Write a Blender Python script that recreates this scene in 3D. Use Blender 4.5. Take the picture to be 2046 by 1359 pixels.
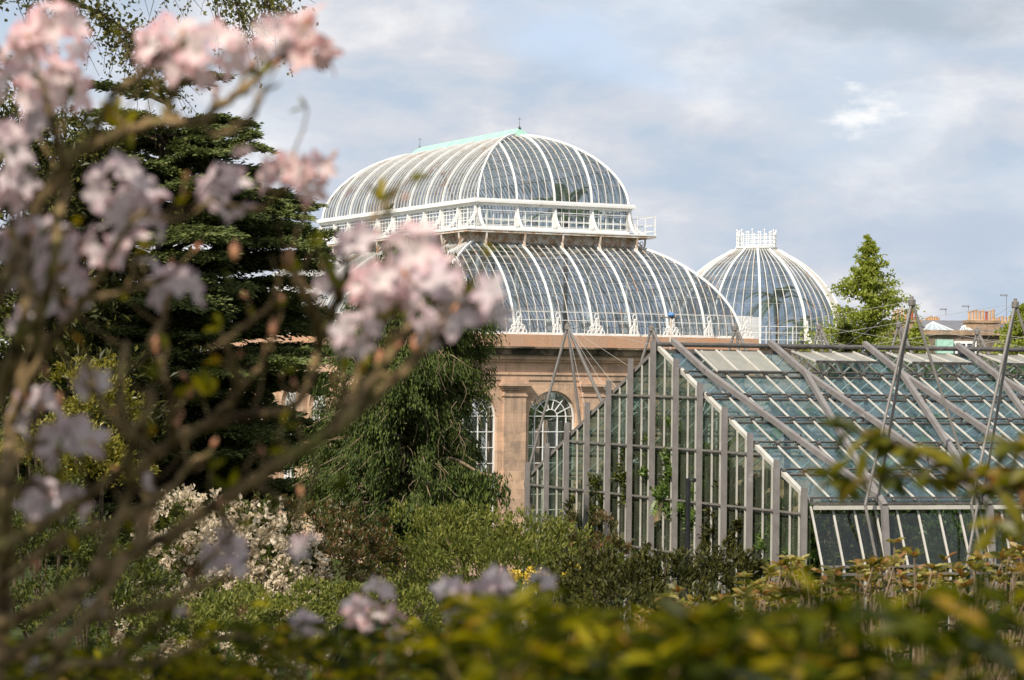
import bpy, math, random
import numpy as np
from mathutils import Vector, Matrix

for o in list(bpy.data.objects):
    bpy.data.objects.remove(o)
S = bpy.context.scene
C = S.collection
rad = math.radians
rng = np.random.default_rng(7)
random.seed(7)

# ------------------------------------------------------------------ camera
FPX, CX, CY = 4700.0, 1023.0, 679.5            # focal length in pixels of the 2046 px wide photograph
EYE = np.array([0.0, 0.0, 10.0])
PITCH, ROLL = math.atan(55 / FPX), 0.012
_F = np.array([0, math.cos(PITCH), math.sin(PITCH)])
_U0 = np.array([0, -math.sin(PITCH), math.cos(PITCH)])
_R0 = np.array([1.0, 0, 0])
_R = math.cos(ROLL) * _R0 + math.sin(ROLL) * _U0
_U = -math.sin(ROLL) * _R0 + math.cos(ROLL) * _U0
cam = bpy.data.cameras.new('camera')
camo = bpy.data.objects.new('camera', cam)
C.objects.link(camo)
camo.matrix_world = Matrix(((_R[0], _U[0], -_F[0], EYE[0]), (_R[1], _U[1], -_F[1], EYE[1]), (_R[2], _U[2], -_F[2], EYE[2]), (0, 0, 0, 1)))
cam.sensor_width = 36
cam.lens = FPX / 2046 * 36
cam.clip_start, cam.clip_end = 0.2, 6000
cam.dof.use_dof = True
cam.dof.focus_distance = 105
cam.dof.aperture_fstop = 5.0
S.camera = camo

def at(px, py, Y):
    """the point seen at a pixel of the photograph at depth Y"""
    d = _F + (px - CX) / FPX * _R + (CY - py) / FPX * _U
    return EYE + d * (Y / d[1])

# ------------------------------------------------------------------ sky, sun, exposure
SUN_EL = rad(43)
SUN_H = np.array([-0.52, -0.854])              # towards the sun, on the ground
SUN_H = SUN_H / np.linalg.norm(SUN_H)
to_sun = Vector((SUN_H[0] * math.cos(SUN_EL), SUN_H[1] * math.cos(SUN_EL), math.sin(SUN_EL)))
sl = bpy.data.lights.new('sun', 'SUN')
sl.energy = 5.0
sl.angle = rad(0.5)
sl.color = (1.0, 0.93, 0.82)
so = bpy.data.objects.new('sun', sl)
C.objects.link(so)
so.rotation_euler = (-to_sun).to_track_quat('-Z', 'Y').to_euler()
so.location = (-40, -60, 80)

W = bpy.data.worlds.new('World')
S.world = W
W.use_nodes = True
nt = W.node_tree
nt.nodes.clear()
def N(nt, typ, **kw):
    n = nt.nodes.new(typ)
    for k, v in kw.items():
        if k.startswith('i_'):
            n.inputs[k[2:].replace('_', ' ')].default_value = v
        else:
            setattr(n, k, v)
    return n
L = lambda nt, a, b: nt.links.new(a, b)
sky = N(nt, 'ShaderNodeTexSky', sky_type='NISHITA', sun_disc=False, sun_elevation=SUN_EL, sun_rotation=math.atan2(SUN_H[0], SUN_H[1]))
sky.air_density = 1.2
sky.dust_density = 1.5
tc = N(nt, 'ShaderNodeTexCoord')
mp = N(nt, 'ShaderNodeMapping')
mp.inputs['Scale'].default_value = (1, 1, 2.2)
mp.inputs['Rotation'].default_value = (0, rad(-7), 0)
mp.inputs['Location'].default_value = (0.75, 0.3, 0.40)
L(nt, tc.outputs['Generated'], mp.inputs['Vector'])
n1 = N(nt, 'ShaderNodeTexNoise', i_Scale=5.5, i_Detail=7.0, i_Roughness=0.52, i_Distortion=0.35)
n2 = N(nt, 'ShaderNodeTexNoise', i_Scale=15.0, i_Detail=6.0, i_Roughness=0.55, i_Distortion=0.2)
L(nt, mp.outputs[0], n1.inputs['Vector'])
L(nt, mp.outputs[0], n2.inputs['Vector'])
r1 = N(nt, 'ShaderNodeValToRGB')               # how much cloud
r1.color_ramp.elements[0].position = 0.36
r1.color_ramp.elements[0].color = (0.45, 0.45, 0.45, 1)
r1.color_ramp.elements[1].position = 0.52
r1.color_ramp.elements[1].color = (0.95, 0.95, 0.95, 1)
L(nt, n1.outputs['Fac'], r1.inputs['Fac'])
r2 = N(nt, 'ShaderNodeValToRGB')               # cloud brightness: grey undersides to white
cr = r2.color_ramp
cr.elements[0].position = 0.36
cr.elements[0].color = (4.75, 5.6, 6.75, 1)
cr.elements[1].position = 0.67
cr.elements[1].color = (8.5, 8.35, 8.4, 1)
e = cr.elements.new(0.52)
e.color = (6.3, 6.5, 7.05, 1)
L(nt, n2.outputs['Fac'], r2.inputs['Fac'])
bl = N(nt, 'ShaderNodeMix', data_type='RGBA')   # thin high haze over the blue
bl.inputs['Factor'].default_value = 0.8
bl.inputs['B'].default_value = (5.5, 6.75, 8.5, 1)
L(nt, sky.outputs[0], bl.inputs['A'])
mx = N(nt, 'ShaderNodeMix', data_type='RGBA')
L(nt, r1.outputs['Color'], mx.inputs['Factor'])
L(nt, bl.outputs['Result'], mx.inputs['A'])
L(nt, r2.outputs['Color'], mx.inputs['B'])
def cloud_patch(colour_in, px, py, hw, hh, slant, colour, soft, rag):
    """one more cloud: a ragged patch of sky around a direction"""
    d = at(px, py, 1.0) - EYE
    d = d / np.linalg.norm(d)
    m = N(nt, 'ShaderNodeMapping', vector_type='TEXTURE')
    m.inputs['Location'].default_value = (d[0], d[1], d[2])
    m.inputs['Rotation'].default_value = (0, slant, 0)
    m.inputs['Scale'].default_value = (hw / FPX, 1e4, hh / FPX)
    L(nt, tc.outputs['Generated'], m.inputs['Vector'])
    nz = N(nt, 'ShaderNodeTexNoise', i_Scale=26.0, i_Detail=7.0, i_Roughness=0.6)
    L(nt, mp.outputs[0], nz.inputs['Vector'])
    sb = N(nt, 'ShaderNodeVectorMath', operation='SUBTRACT')
    sb.inputs[1].default_value = (.5, .5, .5)
    L(nt, nz.outputs['Color'], sb.inputs[0])
    sc = N(nt, 'ShaderNodeVectorMath', operation='SCALE')
    sc.inputs['Scale'].default_value = rag
    L(nt, sb.outputs[0], sc.inputs[0])
    ad = N(nt, 'ShaderNodeVectorMath', operation='ADD')
    L(nt, m.outputs[0], ad.inputs[0])
    L(nt, sc.outputs[0], ad.inputs[1])
    ln = N(nt, 'ShaderNodeVectorMath', operation='LENGTH')
    L(nt, ad.outputs[0], ln.inputs[0])
    mr = N(nt, 'ShaderNodeMapRange', interpolation_type='SMOOTHSTEP')
    mr.inputs['From Min'].default_value, mr.inputs['From Max'].default_value = 1.0, 1.0 - soft
    mr.inputs['To Max'].default_value = 0.85
    L(nt, ln.outputs['Value'], mr.inputs['Value'])
    x = N(nt, 'ShaderNodeMix', data_type='RGBA')
    x.inputs['B'].default_value = (*colour, 1)
    L(nt, mr.outputs[0], x.inputs['Factor'])
    L(nt, colour_in, x.inputs['A'])
    return x.outputs['Result']
cc_ = cloud_patch(mx.outputs['Result'], 1800, 25, 420, 75, 0.02, (4.1, 4.75, 5.5), 0.85, 1.4)
cc_ = cloud_patch(cc_, 1900, 470, 520, 90, 0.05, (4.7, 5.5, 6.7), 0.9, 1.2)
cc_ = cloud_patch(cc_, 1150, 90, 330, 100, 0.3, (5.6, 6.8, 8.5), 0.9, 1.4)
cc_ = cloud_patch(cc_, 1745, 235, 135, 44, 0.28, (9.6, 9.5, 9.4), 0.85, 4.2)
bg = N(nt, 'ShaderNodeBackground', i_Strength=0.1)
L(nt, cc_, bg.inputs['Color'])
wo = N(nt, 'ShaderNodeOutputWorld')
L(nt, bg.outputs[0], wo.inputs['Surface'])

S.view_settings.view_transform = 'Standard'
S.view_settings.look = 'None'
S.view_settings.exposure = 0.15
S.view_settings.gamma = 1.0
S.render.engine = 'CYCLES'
S.cycles.use_denoising = True
S.cycles.max_bounces = 10
S.cycles.transparent_max_bounces = 40
S.cycles.diffuse_bounces = 3
S.cycles.glossy_bounces = 3
S.cycles.transmission_bounces = 4
S.cycles.sample_clamp_indirect = 6
S.render.resolution_x, S.render.resolution_y = 1024, 680

# ------------------------------------------------------------------ materials
MATS = {}
def newmat(name):
    m = bpy.data.materials.new(name)
    m.use_nodes = True
    m.node_tree.nodes.clear()
    MATS[name] = m
    return m, m.node_tree

def solid(name, c1, c2, scale=3.0, rough=0.7, spec=0.3, metal=0.0, lo=0.35, hi=0.65, bump=0.0, stain=None, stain_lo=0.58):
    m, t = newmat(name)
    g = N(t, 'ShaderNodeNewGeometry')
    nz = N(t, 'ShaderNodeTexNoise', i_Scale=scale, i_Detail=6.0, i_Roughness=0.6)
    L(t, g.outputs['Position'], nz.inputs['Vector'])
    r = N(t, 'ShaderNodeValToRGB')
    r.color_ramp.elements[0].position, r.color_ramp.elements[1].position = lo, hi
    r.color_ramp.elements[0].color, r.color_ramp.elements[1].color = (*c1, 1), (*c2, 1)
    L(t, nz.outputs['Fac'], r.inputs['Fac'])
    col = r.outputs['Color']
    if stain:
        n3 = N(t, 'ShaderNodeTexNoise', i_Scale=scale * 0.45, i_Detail=8.0, i_Roughness=0.7)
        L(t, g.outputs['Position'], n3.inputs['Vector'])
        rr = N(t, 'ShaderNodeValToRGB')
        rr.color_ramp.elements[0].position, rr.color_ramp.elements[1].position = stain_lo, stain_lo + 0.12
        L(t, n3.outputs['Fac'], rr.inputs['Fac'])
        mm = N(t, 'ShaderNodeMix', data_type='RGBA')
        mm.inputs['B'].default_value = (*stain, 1)
        L(t, rr.outputs['Color'], mm.inputs['Factor'])
        L(t, col, mm.inputs['A'])
        col = mm.outputs['Result']
    b = N(t, 'ShaderNodeBsdfPrincipled', i_Roughness=rough, i_Metallic=metal)
    b.inputs['Specular IOR Level'].default_value = spec
    L(t, col, b.inputs['Base Color'])
    if bump:
        bp = N(t, 'ShaderNodeBump', i_Strength=bump, i_Distance=0.05)
        L(t, nz.outputs['Fac'], bp.inputs['Height'])
        L(t, bp.outputs[0], b.inputs['Normal'])
    o = N(t, 'ShaderNodeOutputMaterial')
    L(t, b.outputs[0], o.inputs['Surface'])
    return m

def stone(name, cols, bw, bh, joint, stain, stain_lo=0.56):
    """ashlar: blocks of slightly different colour, joints and weather stains (object coordinates)"""
    m, t = newmat(name)
    tcn = N(t, 'ShaderNodeTexCoord')
    sx = N(t, 'ShaderNodeSeparateXYZ')
    L(t, tcn.outputs['Object'], sx.inputs[0])
    ad = N(t, 'ShaderNodeMath', operation='ADD')
    L(t, sx.outputs['X'], ad.inputs[0])
    L(t, sx.outputs['Y'], ad.inputs[1])
    cx = N(t, 'ShaderNodeCombineXYZ')
    L(t, ad.outputs[0], cx.inputs['X'])
    L(t, sx.outputs['Z'], cx.inputs['Y'])
    br = N(t, 'ShaderNodeTexBrick', i_Scale=1.0)
    br.inputs['Brick Width'].default_value = bw
    br.inputs['Row Height'].default_value = bh
    br.inputs['Mortar Size'].default_value = 0.006
    br.inputs['Color1'].default_value = (*cols[0], 1)
    br.inputs['Color2'].default_value = (*cols[1], 1)
    br.inputs['Mortar'].default_value = (*joint, 1)
    L(t, cx.outputs[0], br.inputs['Vector'])
    nz = N(t, 'ShaderNodeTexNoise', i_Scale=0.9, i_Detail=9.0, i_Roughness=0.68)
    L(t, tcn.outputs['Object'], nz.inputs['Vector'])
    r = N(t, 'ShaderNodeValToRGB')
    r.color_ramp.elements[0].position, r.color_ramp.elements[1].position = stain_lo, stain_lo + 0.2
    L(t, nz.outputs['Fac'], r.inputs['Fac'])
    mm = N(t, 'ShaderNodeMix', data_type='RGBA')
    mm.inputs['B'].default_value = (*stain, 1)
    L(t, r.outputs['Color'], mm.inputs['Factor'])
    L(t, br.outputs['Color'], mm.inputs['A'])
    ms = N(t, 'ShaderNodeMapping')                # soot washed down in streaks
    ms.inputs['Scale'].default_value = (2.2, 2.2, 0.16)
    L(t, tcn.outputs['Object'], ms.inputs['Vector'])
    ns = N(t, 'ShaderNodeTexNoise', i_Scale=1.0, i_Detail=8.0, i_Roughness=0.7)
    L(t, ms.outputs[0], ns.inputs['Vector'])
    rs_ = N(t, 'ShaderNodeMapRange')
    rs_.inputs['From Min'].default_value, rs_.inputs['From Max'].default_value = 0.5, 0.72
    rs_.inputs['To Max'].default_value = 0.55
    L(t, ns.outputs['Fac'], rs_.inputs['Value'])
    m9 = N(t, 'ShaderNodeMix', data_type='RGBA')
    m9.inputs['B'].default_value = (stain[0] * .7, stain[1] * .7, stain[2] * .7, 1)
    L(t, rs_.outputs[0], m9.inputs['Factor'])
    L(t, mm.outputs['Result'], m9.inputs['A'])
    mm = m9
    b = N(t, 'ShaderNodeBsdfPrincipled', i_Roughness=0.9)
    b.inputs['Specular IOR Level'].default_value = 0.15
    L(t, mm.outputs['Result'], b.inputs['Base Color'])
    n4 = N(t, 'ShaderNodeTexNoise', i_Scale=9.0, i_Detail=6.0)
    L(t, tcn.outputs['Object'], n4.inputs['Vector'])
    bp = N(t, 'ShaderNodeBump', i_Strength=0.35, i_Distance=0.04)
    L(t, n4.outputs['Fac'], bp.inputs['Height'])
    L(t, bp.outputs[0], b.inputs['Normal'])
    o = N(t, 'ShaderNodeOutputMaterial')
    L(t, b.outputs[0], o.inputs['Surface'])
    return m

def glass(name, tint, film, film_amt, rough=0.03, ior=0.8, grime=0.5):
    """thin pane: tinted see-through, mirror by angle, a film of dirt with its own patches"""
    m, t = newmat(name)
    tr = N(t, 'ShaderNodeBsdfTransparent')
    gp = N(t, 'ShaderNodeNewGeometry')
    vo = N(t, 'ShaderNodeTexVoronoi', i_Scale=1.9)
    L(t, gp.outputs['Position'], vo.inputs['Vector'])
    sv = N(t, 'ShaderNodeSeparateColor')
    L(t, vo.outputs['Color'], sv.inputs[0])
    tm = N(t, 'ShaderNodeMix', data_type='RGBA')
    tm.inputs['A'].default_value = (tint[0] * .80, tint[1] * .82, tint[2] * .80, 1)
    tm.inputs['B'].default_value = (min(1, tint[0] * 1.22), min(1, tint[1] * 1.18), min(1, tint[2] * 1.2), 1)
    L(t, sv.outputs[0], tm.inputs['Factor'])
    L(t, tm.outputs['Result'], tr.inputs['Color'])
    gl = N(t, 'ShaderNodeBsdfGlossy', i_Roughness=rough)
    gl.inputs['Color'].default_value = (0.95, 0.97, 1, 1)
    lw = N(t, 'ShaderNodeLayerWeight', i_Blend=0.5)          # mirror strength by angle, same from both sides
    pw = N(t, 'ShaderNodeMath', operation='POWER')
    pw.inputs[1].default_value = 4.5
    L(t, lw.outputs['Facing'], pw.inputs[0])
    fr = N(t, 'ShaderNodeMapRange')
    fr.inputs['To Min'].default_value, fr.inputs['To Max'].default_value = 0.05, ior
    L(t, pw.outputs[0], fr.inputs['Value'])
    g = N(t, 'ShaderNodeNewGeometry')
    nz = N(t, 'ShaderNodeTexNoise', i_Scale=0.8, i_Detail=5.0, i_Roughness=0.6)
    L(t, g.outputs['Position'], nz.inputs['Vector'])
    bp = N(t, 'ShaderNodeBump', i_Strength=0.10, i_Distance=0.05)
    L(t, nz.outputs['Fac'], bp.inputs['Height'])
    L(t, bp.outputs[0], gl.inputs['Normal'])
    df = N(t, 'ShaderNodeBsdfDiffuse')
    df.inputs['Color'].default_value = (*film, 1)
    tl = N(t, 'ShaderNodeBsdfTranslucent')
    tl.inputs['Color'].default_value = (*film, 1)
    dd = N(t, 'ShaderNodeMixShader')
    dd.inputs[0].default_value = 0.4
    L(t, df.outputs[0], dd.inputs[1])
    L(t, tl.outputs[0], dd.inputs[2])
    n3 = N(t, 'ShaderNodeTexNoise', i_Scale=1.7, i_Detail=7.0, i_Roughness=0.7)
    mpn = N(t, 'ShaderNodeMapping')
    mpn.inputs['Scale'].default_value = (1.6, 1.6, 0.45)
    L(t, g.outputs['Position'], mpn.inputs['Vector'])
    L(t, mpn.outputs[0], n3.inputs['Vector'])
    mr = N(t, 'ShaderNodeMapRange')
    mr.inputs['From Min'].default_value, mr.inputs['From Max'].default_value = 0.3, 0.7
    mr.inputs['To Min'].default_value, mr.inputs['To Max'].default_value = film_amt * (1 - grime), film_amt * (1 + grime)
    L(t, n3.outputs['Fac'], mr.inputs['Value'])
    m1 = N(t, 'ShaderNodeMixShader')
    L(t, mr.outputs[0], m1.inputs[0])
    L(t, tr.outputs[0], m1.inputs[1])
    L(t, dd.outputs[0], m1.inputs[2])
    m2 = N(t, 'ShaderNodeMixShader')
    L(t, fr.outputs[0], m2.inputs[0])
    L(t, m1.outputs[0], m2.inputs[1])
    L(t, gl.outputs[0], m2.inputs[2])
    o = N(t, 'ShaderNodeOutputMaterial')
    L(t, m2.outputs[0], o.inputs['Surface'])
    return m

def leafmat(name, cols, transl=0.35, gloss=0.06, rough=0.45, pos=None):
    """every leaf its own colour, light shining partly through"""
    m, t = newmat(name)
    g = N(t, 'ShaderNodeNewGeometry')
    r = N(t, 'ShaderNodeValToRGB')
    cr = r.color_ramp
    n = len(cols)
    cr.elements[0].color = (*cols[0], 1)
    cr.elements[1].color = (*cols[-1], 1)
    for i in range(1, n - 1):
        e = cr.elements.new(pos[i] if pos else i / (n - 1))
        e.color = (*cols[i], 1)
    L(t, g.outputs['Random Per Island'], r.inputs['Fac'])
    df = N(t, 'ShaderNodeBsdfDiffuse')
    L(t, r.outputs['Color'], df.inputs['Color'])
    tl = N(t, 'ShaderNodeBsdfTranslucent')
    hs = N(t, 'ShaderNodeHueSaturation', i_Saturation=1.1, i_Value=1.25)
    L(t, r.outputs['Color'], hs.inputs['Color'])
    L(t, hs.outputs[0], tl.inputs['Color'])
    m1 = N(t, 'ShaderNodeMixShader')
    m1.inputs[0].default_value = transl
    L(t, df.outputs[0], m1.inputs[1])
    L(t, tl.outputs[0], m1.inputs[2])
    gl = N(t, 'ShaderNodeBsdfGlossy', i_Roughness=rough)
    m2 = N(t, 'ShaderNodeMixShader')
    m2.inputs[0].default_value = gloss
    L(t, m1.outputs[0], m2.inputs[1])
    L(t, gl.outputs[0], m2.inputs[2])
    o = N(t, 'ShaderNodeOutputMaterial')
    L(t, m2.outputs[0], o.inputs['Surface'])
    return m

WHITE = solid('white paint', (0.74, 0.72, 0.68), (0.82, 0.81, 0.78), 2.0, 0.5, 0.4, stain=(0.42, 0.25, 0.15), stain_lo=0.63)
RUSTY = solid('rusty white paint', (0.45, 0.27, 0.16), (0.74, 0.68, 0.6), 3.5, 0.8, 0.2, lo=0.38, hi=0.6)
BARS = solid('weathered white bars', (0.58, 0.53, 0.46), (0.70, 0.67, 0.62), 1.6, 0.6, 0.3, stain=(0.46, 0.28, 0.17), stain_lo=0.54)
INNER = solid('white interior ironwork', (0.6, 0.6, 0.57), (0.72, 0.72, 0.7), 2.0, 0.6, 0.3)
STONE = stone('pink sandstone', ((0.68, 0.45, 0.30), (0.50, 0.345, 0.245)), 1.15, 0.46, (0.34, 0.24, 0.17), (0.27, 0.2, 0.15), 0.5)
BAND = stone('orange sandstone band', ((0.56, 0.32, 0.19), (0.50, 0.33, 0.23)), 1.5, 2.0, (0.3, 0.18, 0.12), (0.62, 0.28, 0.15), 0.56)
STAINED = stone('blackened sandstone moulding', ((0.40, 0.29, 0.2), (0.36, 0.26, 0.19)), 1.5, 1.0, (0.2, 0.15, 0.11), (0.05, 0.045, 0.032), 0.36)
COPPER = solid('verdigris copper', (0.28, 0.50, 0.40), (0.40, 0.62, 0.51), 4.0, 0.6, 0.3)
OLDGLASS = glass('old glasshouse pane', (0.61, 0.67, 0.71), (0.42, 0.43, 0.38), 0.07, 0.04, 0.7, 0.95)
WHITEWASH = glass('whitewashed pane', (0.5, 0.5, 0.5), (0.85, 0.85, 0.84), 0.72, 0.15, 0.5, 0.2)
NEWGLASS = glass('greenish glasshouse pane', (0.62, 0.70, 0.62), (0.24, 0.265, 0.18), 0.27, 0.03, 0.6, 0.7)
SIDEGLASS = glass('clear side pane', (0.72, 0.78, 0.72), (0.2, 0.23, 0.16), 0.06, 0.03, 0.5, 0.8)
ROOFGLASS = glass('roof pane', (0.64, 0.78, 0.79), (0.24, 0.42, 0.50), 0.22, 0.02, 0.85, 0.7)
VENTGLASS = glass('chalky vent pane', (0.6, 0.6, 0.55), (0.60, 0.57, 0.48), 0.66, 0.2, 0.4, 0.15)
STEEL = solid('grey galvanised steel', (0.185, 0.165, 0.155), (0.24, 0.218, 0.205), 3.0, 0.55, 0.4, stain=(0.38, 0.36, 0.34), stain_lo=0.62)
TUBE = solid('dark grey steel tube', (0.15, 0.135, 0.12), (0.21, 0.19, 0.17), 3.0, 0.5, 0.4)
DARKMETAL = solid('blackened rail', (0.06, 0.055, 0.05), (0.12, 0.11, 0.1), 3.0, 0.5, 0.4)
ALU = solid('pale aluminium bar', (0.44, 0.41, 0.36), (0.56, 0.53, 0.47), 2.0, 0.5, 0.5)
CABLE = solid('cable', (0.42, 0.40, 0.36), (0.5, 0.48, 0.44), 2.0, 0.5, 0.5)
BLACK = solid('black paint', (0.012, 0.012, 0.014), (0.02, 0.02, 0.022), 3.0, 0.4, 0.4)
BARK = solid('bark', (0.045, 0.032, 0.02), (0.12, 0.09, 0.06), 9.0, 0.9, 0.1, bump=0.5)
PALEBARK = solid('pale twig', (0.16, 0.11, 0.07), (0.27, 0.2, 0.13), 12.0, 0.9, 0.1)
RHODOBARK = solid('lichened rhododendron bark', (0.045, 0.03, 0.016), (0.33, 0.225, 0.11), 22.0, 0.9, 0.1, bump=0.6, stain=(0.22, 0.2, 0.06), stain_lo=0.55)
GRASS = solid('grass ground', (0.03, 0.045, 0.012), (0.07, 0.085, 0.025), 0.6, 0.95, 0.1, bump=0.4)
CEDAR = leafmat('cedar needles', ((0.045, 0.062, 0.018), (0.10, 0.125, 0.040), (0.21, 0.225, 0.075)), 0.25, 0.01)
WEEP = leafmat('weeping cypress sprays', ((0.026, 0.042, 0.010), (0.064, 0.09, 0.021), (0.125, 0.15, 0.036)), 0.22, 0.01)
LARCH = leafmat('fresh conifer leaves', ((0.22, 0.26, 0.04), (0.33, 0.37, 0.07), (0.44, 0.46, 0.12)), 0.5, 0.012)
LIME = leafmat('yellow green shrub leaves', ((0.12, 0.12, 0.015), (0.22, 0.19, 0.025), (0.34, 0.28, 0.05)), 0.4, 0.03)
OLIVE = leafmat('olive shrub leaves', ((0.065, 0.08, 0.016), (0.14, 0.155, 0.03), (0.26, 0.25, 0.06)), 0.33, 0.01)
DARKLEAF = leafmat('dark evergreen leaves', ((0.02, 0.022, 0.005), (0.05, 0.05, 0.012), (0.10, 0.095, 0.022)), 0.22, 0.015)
MIDLEAF = leafmat('mid green leaves', ((0.03, 0.042, 0.008), (0.065, 0.08, 0.014), (0.14, 0.145, 0.025)), 0.35, 0.02)
RUSSET = leafmat('russet azalea leaves', ((0.05, 0.055, 0.013), (0.085, 0.085, 0.022), (0.10, 0.08, 0.025), (0.22, 0.10, 0.04)), 0.35, 0.03)
CREAMFLOWER = leafmat('cream blossom', ((0.46, 0.37, 0.24), (0.6, 0.5, 0.36), (0.7, 0.6, 0.46)), 0.3, 0.02)
YELLOWFLOWER = leafmat('yellow azalea blossom', ((0.62, 0.42, 0.04), (0.7, 0.5, 0.07), (0.75, 0.58, 0.14)), 0.3, 0.02)
WHORL = leafmat('young rhododendron leaves', ((0.05, 0.055, 0.008), (0.13, 0.12, 0.016), (0.26, 0.22, 0.04), (0.28, 0.12, 0.04), (0.42, 0.38, 0.13)), 0.4, 0.03)
NEARLEAF = leafmat('yellow green near leaves', ((0.02, 0.026, 0.003), (0.07, 0.075, 0.004), (0.17, 0.16, 0.006), (0.42, 0.34, 0.012), (0.36, 0.19, 0.04)), 0.5, 0.01, pos=(0, .38, .66, .9, 1))  # dark and bright leaf tones mixed to imitate dappled light
NEARSHADE = leafmat('shade-toned near leaves', ((0.012, 0.017, 0.001), (0.032, 0.042, 0.0015), (0.085, 0.092, 0.003), (0.36, 0.30, 0.01), (0.32, 0.16, 0.04)), 0.45, 0.008, pos=(0, .5, .82, .96, 1))  # shade put into the leaf colour, a few bright leaves as sun flecks
SPRAYLEAF = leafmat('green and orange spray leaves', ((0.05, 0.06, 0.005), (0.10, 0.105, 0.008), (0.17, 0.15, 0.010), (0.24, 0.20, 0.015), (0.36, 0.17, 0.05)), 0.5, 0.03, pos=(0, .35, .65, .9, 1))
def petalmat(name, throat, rim):
    m, t = newmat(name)
    a = N(t, 'ShaderNodeAttribute', attribute_name='rim')
    g = N(t, 'ShaderNodeNewGeometry')
    mr = N(t, 'ShaderNodeMapRange')
    mr.inputs['To Min'].default_value, mr.inputs['To Max'].default_value = 0.35, 1.2
    L(t, g.outputs['Random Per Island'], mr.inputs['Value'])
    mu = N(t, 'ShaderNodeMath', operation='MULTIPLY', use_clamp=True)
    L(t, a.outputs['Fac'], mu.inputs[0])
    L(t, mr.outputs[0], mu.inputs[1])
    x = N(t, 'ShaderNodeMix', data_type='RGBA')
    x.inputs['A'].default_value = (*throat, 1)
    x.inputs['B'].default_value = (*rim, 1)
    L(t, mu.outputs[0], x.inputs['Factor'])
    df = N(t, 'ShaderNodeBsdfDiffuse')
    tl = N(t, 'ShaderNodeBsdfTranslucent')
    L(t, x.outputs['Result'], df.inputs['Color'])
    L(t, x.outputs['Result'], tl.inputs['Color'])
    ms = N(t, 'ShaderNodeMixShader')
    ms.inputs[0].default_value = 0.4
    L(t, df.outputs[0], ms.inputs[1])
    L(t, tl.outputs[0], ms.inputs[2])
    o = N(t, 'ShaderNodeOutputMaterial')
    L(t, ms.outputs[0], o.inputs['Surface'])
    return m
PETAL = petalmat('pale pink petals', (0.87, 0.79, 0.75), (0.80, 0.44, 0.47))
SHADEPETAL = petalmat('mauve petals', (0.74, 0.66, 0.65), (0.56, 0.38, 0.42))  # pink petals greyed and darkened in colour for flowers in shade
SALMON = petalmat('deep pink petals', (0.82, 0.68, 0.63), (0.60, 0.29, 0.30))
PISTIL = solid('rosy bud', (0.42, 0.17, 0.09), (0.52, 0.27, 0.15), 40.0, 0.7, 0.2)
TREELEAF = leafmat('sparse spring leaves', ((0.06, 0.065, 0.014), (0.12, 0.12, 0.028), (0.2, 0.18, 0.045)), 0.4, 0.03)
FERN = leafmat('glasshouse fronds', ((0.06, 0.10, 0.02), (0.12, 0.19, 0.04), (0.24, 0.32, 0.07)), 0.45, 0.04)
REDLEAF = leafmat('reddish glasshouse leaves', ((0.1, 0.035, 0.015), (0.2, 0.07, 0.025), (0.1, 0.1, 0.03)), 0.35, 0.04)
HOUSESTONE = stone('sooty house stone', ((0.21, 0.16, 0.12), (0.15, 0.115, 0.09)), 0.8, 0.3, (0.1, 0.08, 0.06), (0.06, 0.05, 0.04), 0.5)
CHIMSTONE = stone('brown chimney stone', ((0.40, 0.27, 0.17), (0.33, 0.23, 0.15)), 0.9, 0.32, (0.2, 0.15, 0.1), (0.14, 0.1, 0.07), 0.5)
POT = solid('buff chimney pot', (0.42, 0.24, 0.12), (0.58, 0.4, 0.24), 1.1, 0.8, 0.1)
REDPOT = solid('red chimney pot', (0.34, 0.09, 0.05), (0.42, 0.13, 0.07), 3.0, 0.8, 0.1)
SLATE = solid('slate roof', (0.13, 0.13, 0.14), (0.2, 0.2, 0.21), 2.0, 0.6, 0.3)
DARKPANE = solid('dark window pane', (0.02, 0.025, 0.035), (0.04, 0.045, 0.06), 1.0, 0.1, 0.6)
SKYPANE = solid('pale skylight pane', (0.3, 0.36, 0.38), (0.4, 0.45, 0.47), 1.0, 0.2, 0.5)
BLUE = solid('blue plastic', (0.08, 0.2, 0.42), (0.12, 0.26, 0.5), 5.0, 0.4, 0.4)
SOIL = solid('dark soil floor', (0.02, 0.017, 0.012), (0.04, 0.032, 0.022), 2.0, 0.95, 0.1)

# ------------------------------------------------------------------ helpers
def v3(*a):
    return np.array(a, dtype=float)
def unit(v):
    v = np.asarray(v, float)
    return v / (np.linalg.norm(v, axis=-1, keepdims=True) + 1e-12)

def link(name, verts, faces, mat, parent=None, origin=None, smooth=False):
    verts = np.asarray(verts, float).reshape(-1, 3)
    if origin is not None:
        verts = verts - np.asarray(origin, float)
    me = bpy.data.meshes.new(name)
    me.from_pydata(verts.tolist(), [], faces)
    me.materials.append(mat)
    if smooth:
        me.shade_smooth()
    o = bpy.data.objects.new(name, me)
    C.objects.link(o)
    if parent is not None:
        o.parent = parent
    return o

def thing(name, label, cat, loc=(0, 0, 0), rz=0.0, group=None):
    o = bpy.data.objects.new(name, None)
    o.empty_display_size = 0.2
    C.objects.link(o)
    o.location = Vector([float(x) for x in loc])
    o.rotation_euler = (0, 0, rz)
    o['label'] = label
    o['category'] = cat
    if group:
        o['group'] = group
    return o

def tag(o, label=None, cat=None, group=None, kind=None):
    for k, v in (('label', label), ('category', cat), ('group', group), ('kind', kind)):
        if v:
            o[k] = v
    return o

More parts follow.
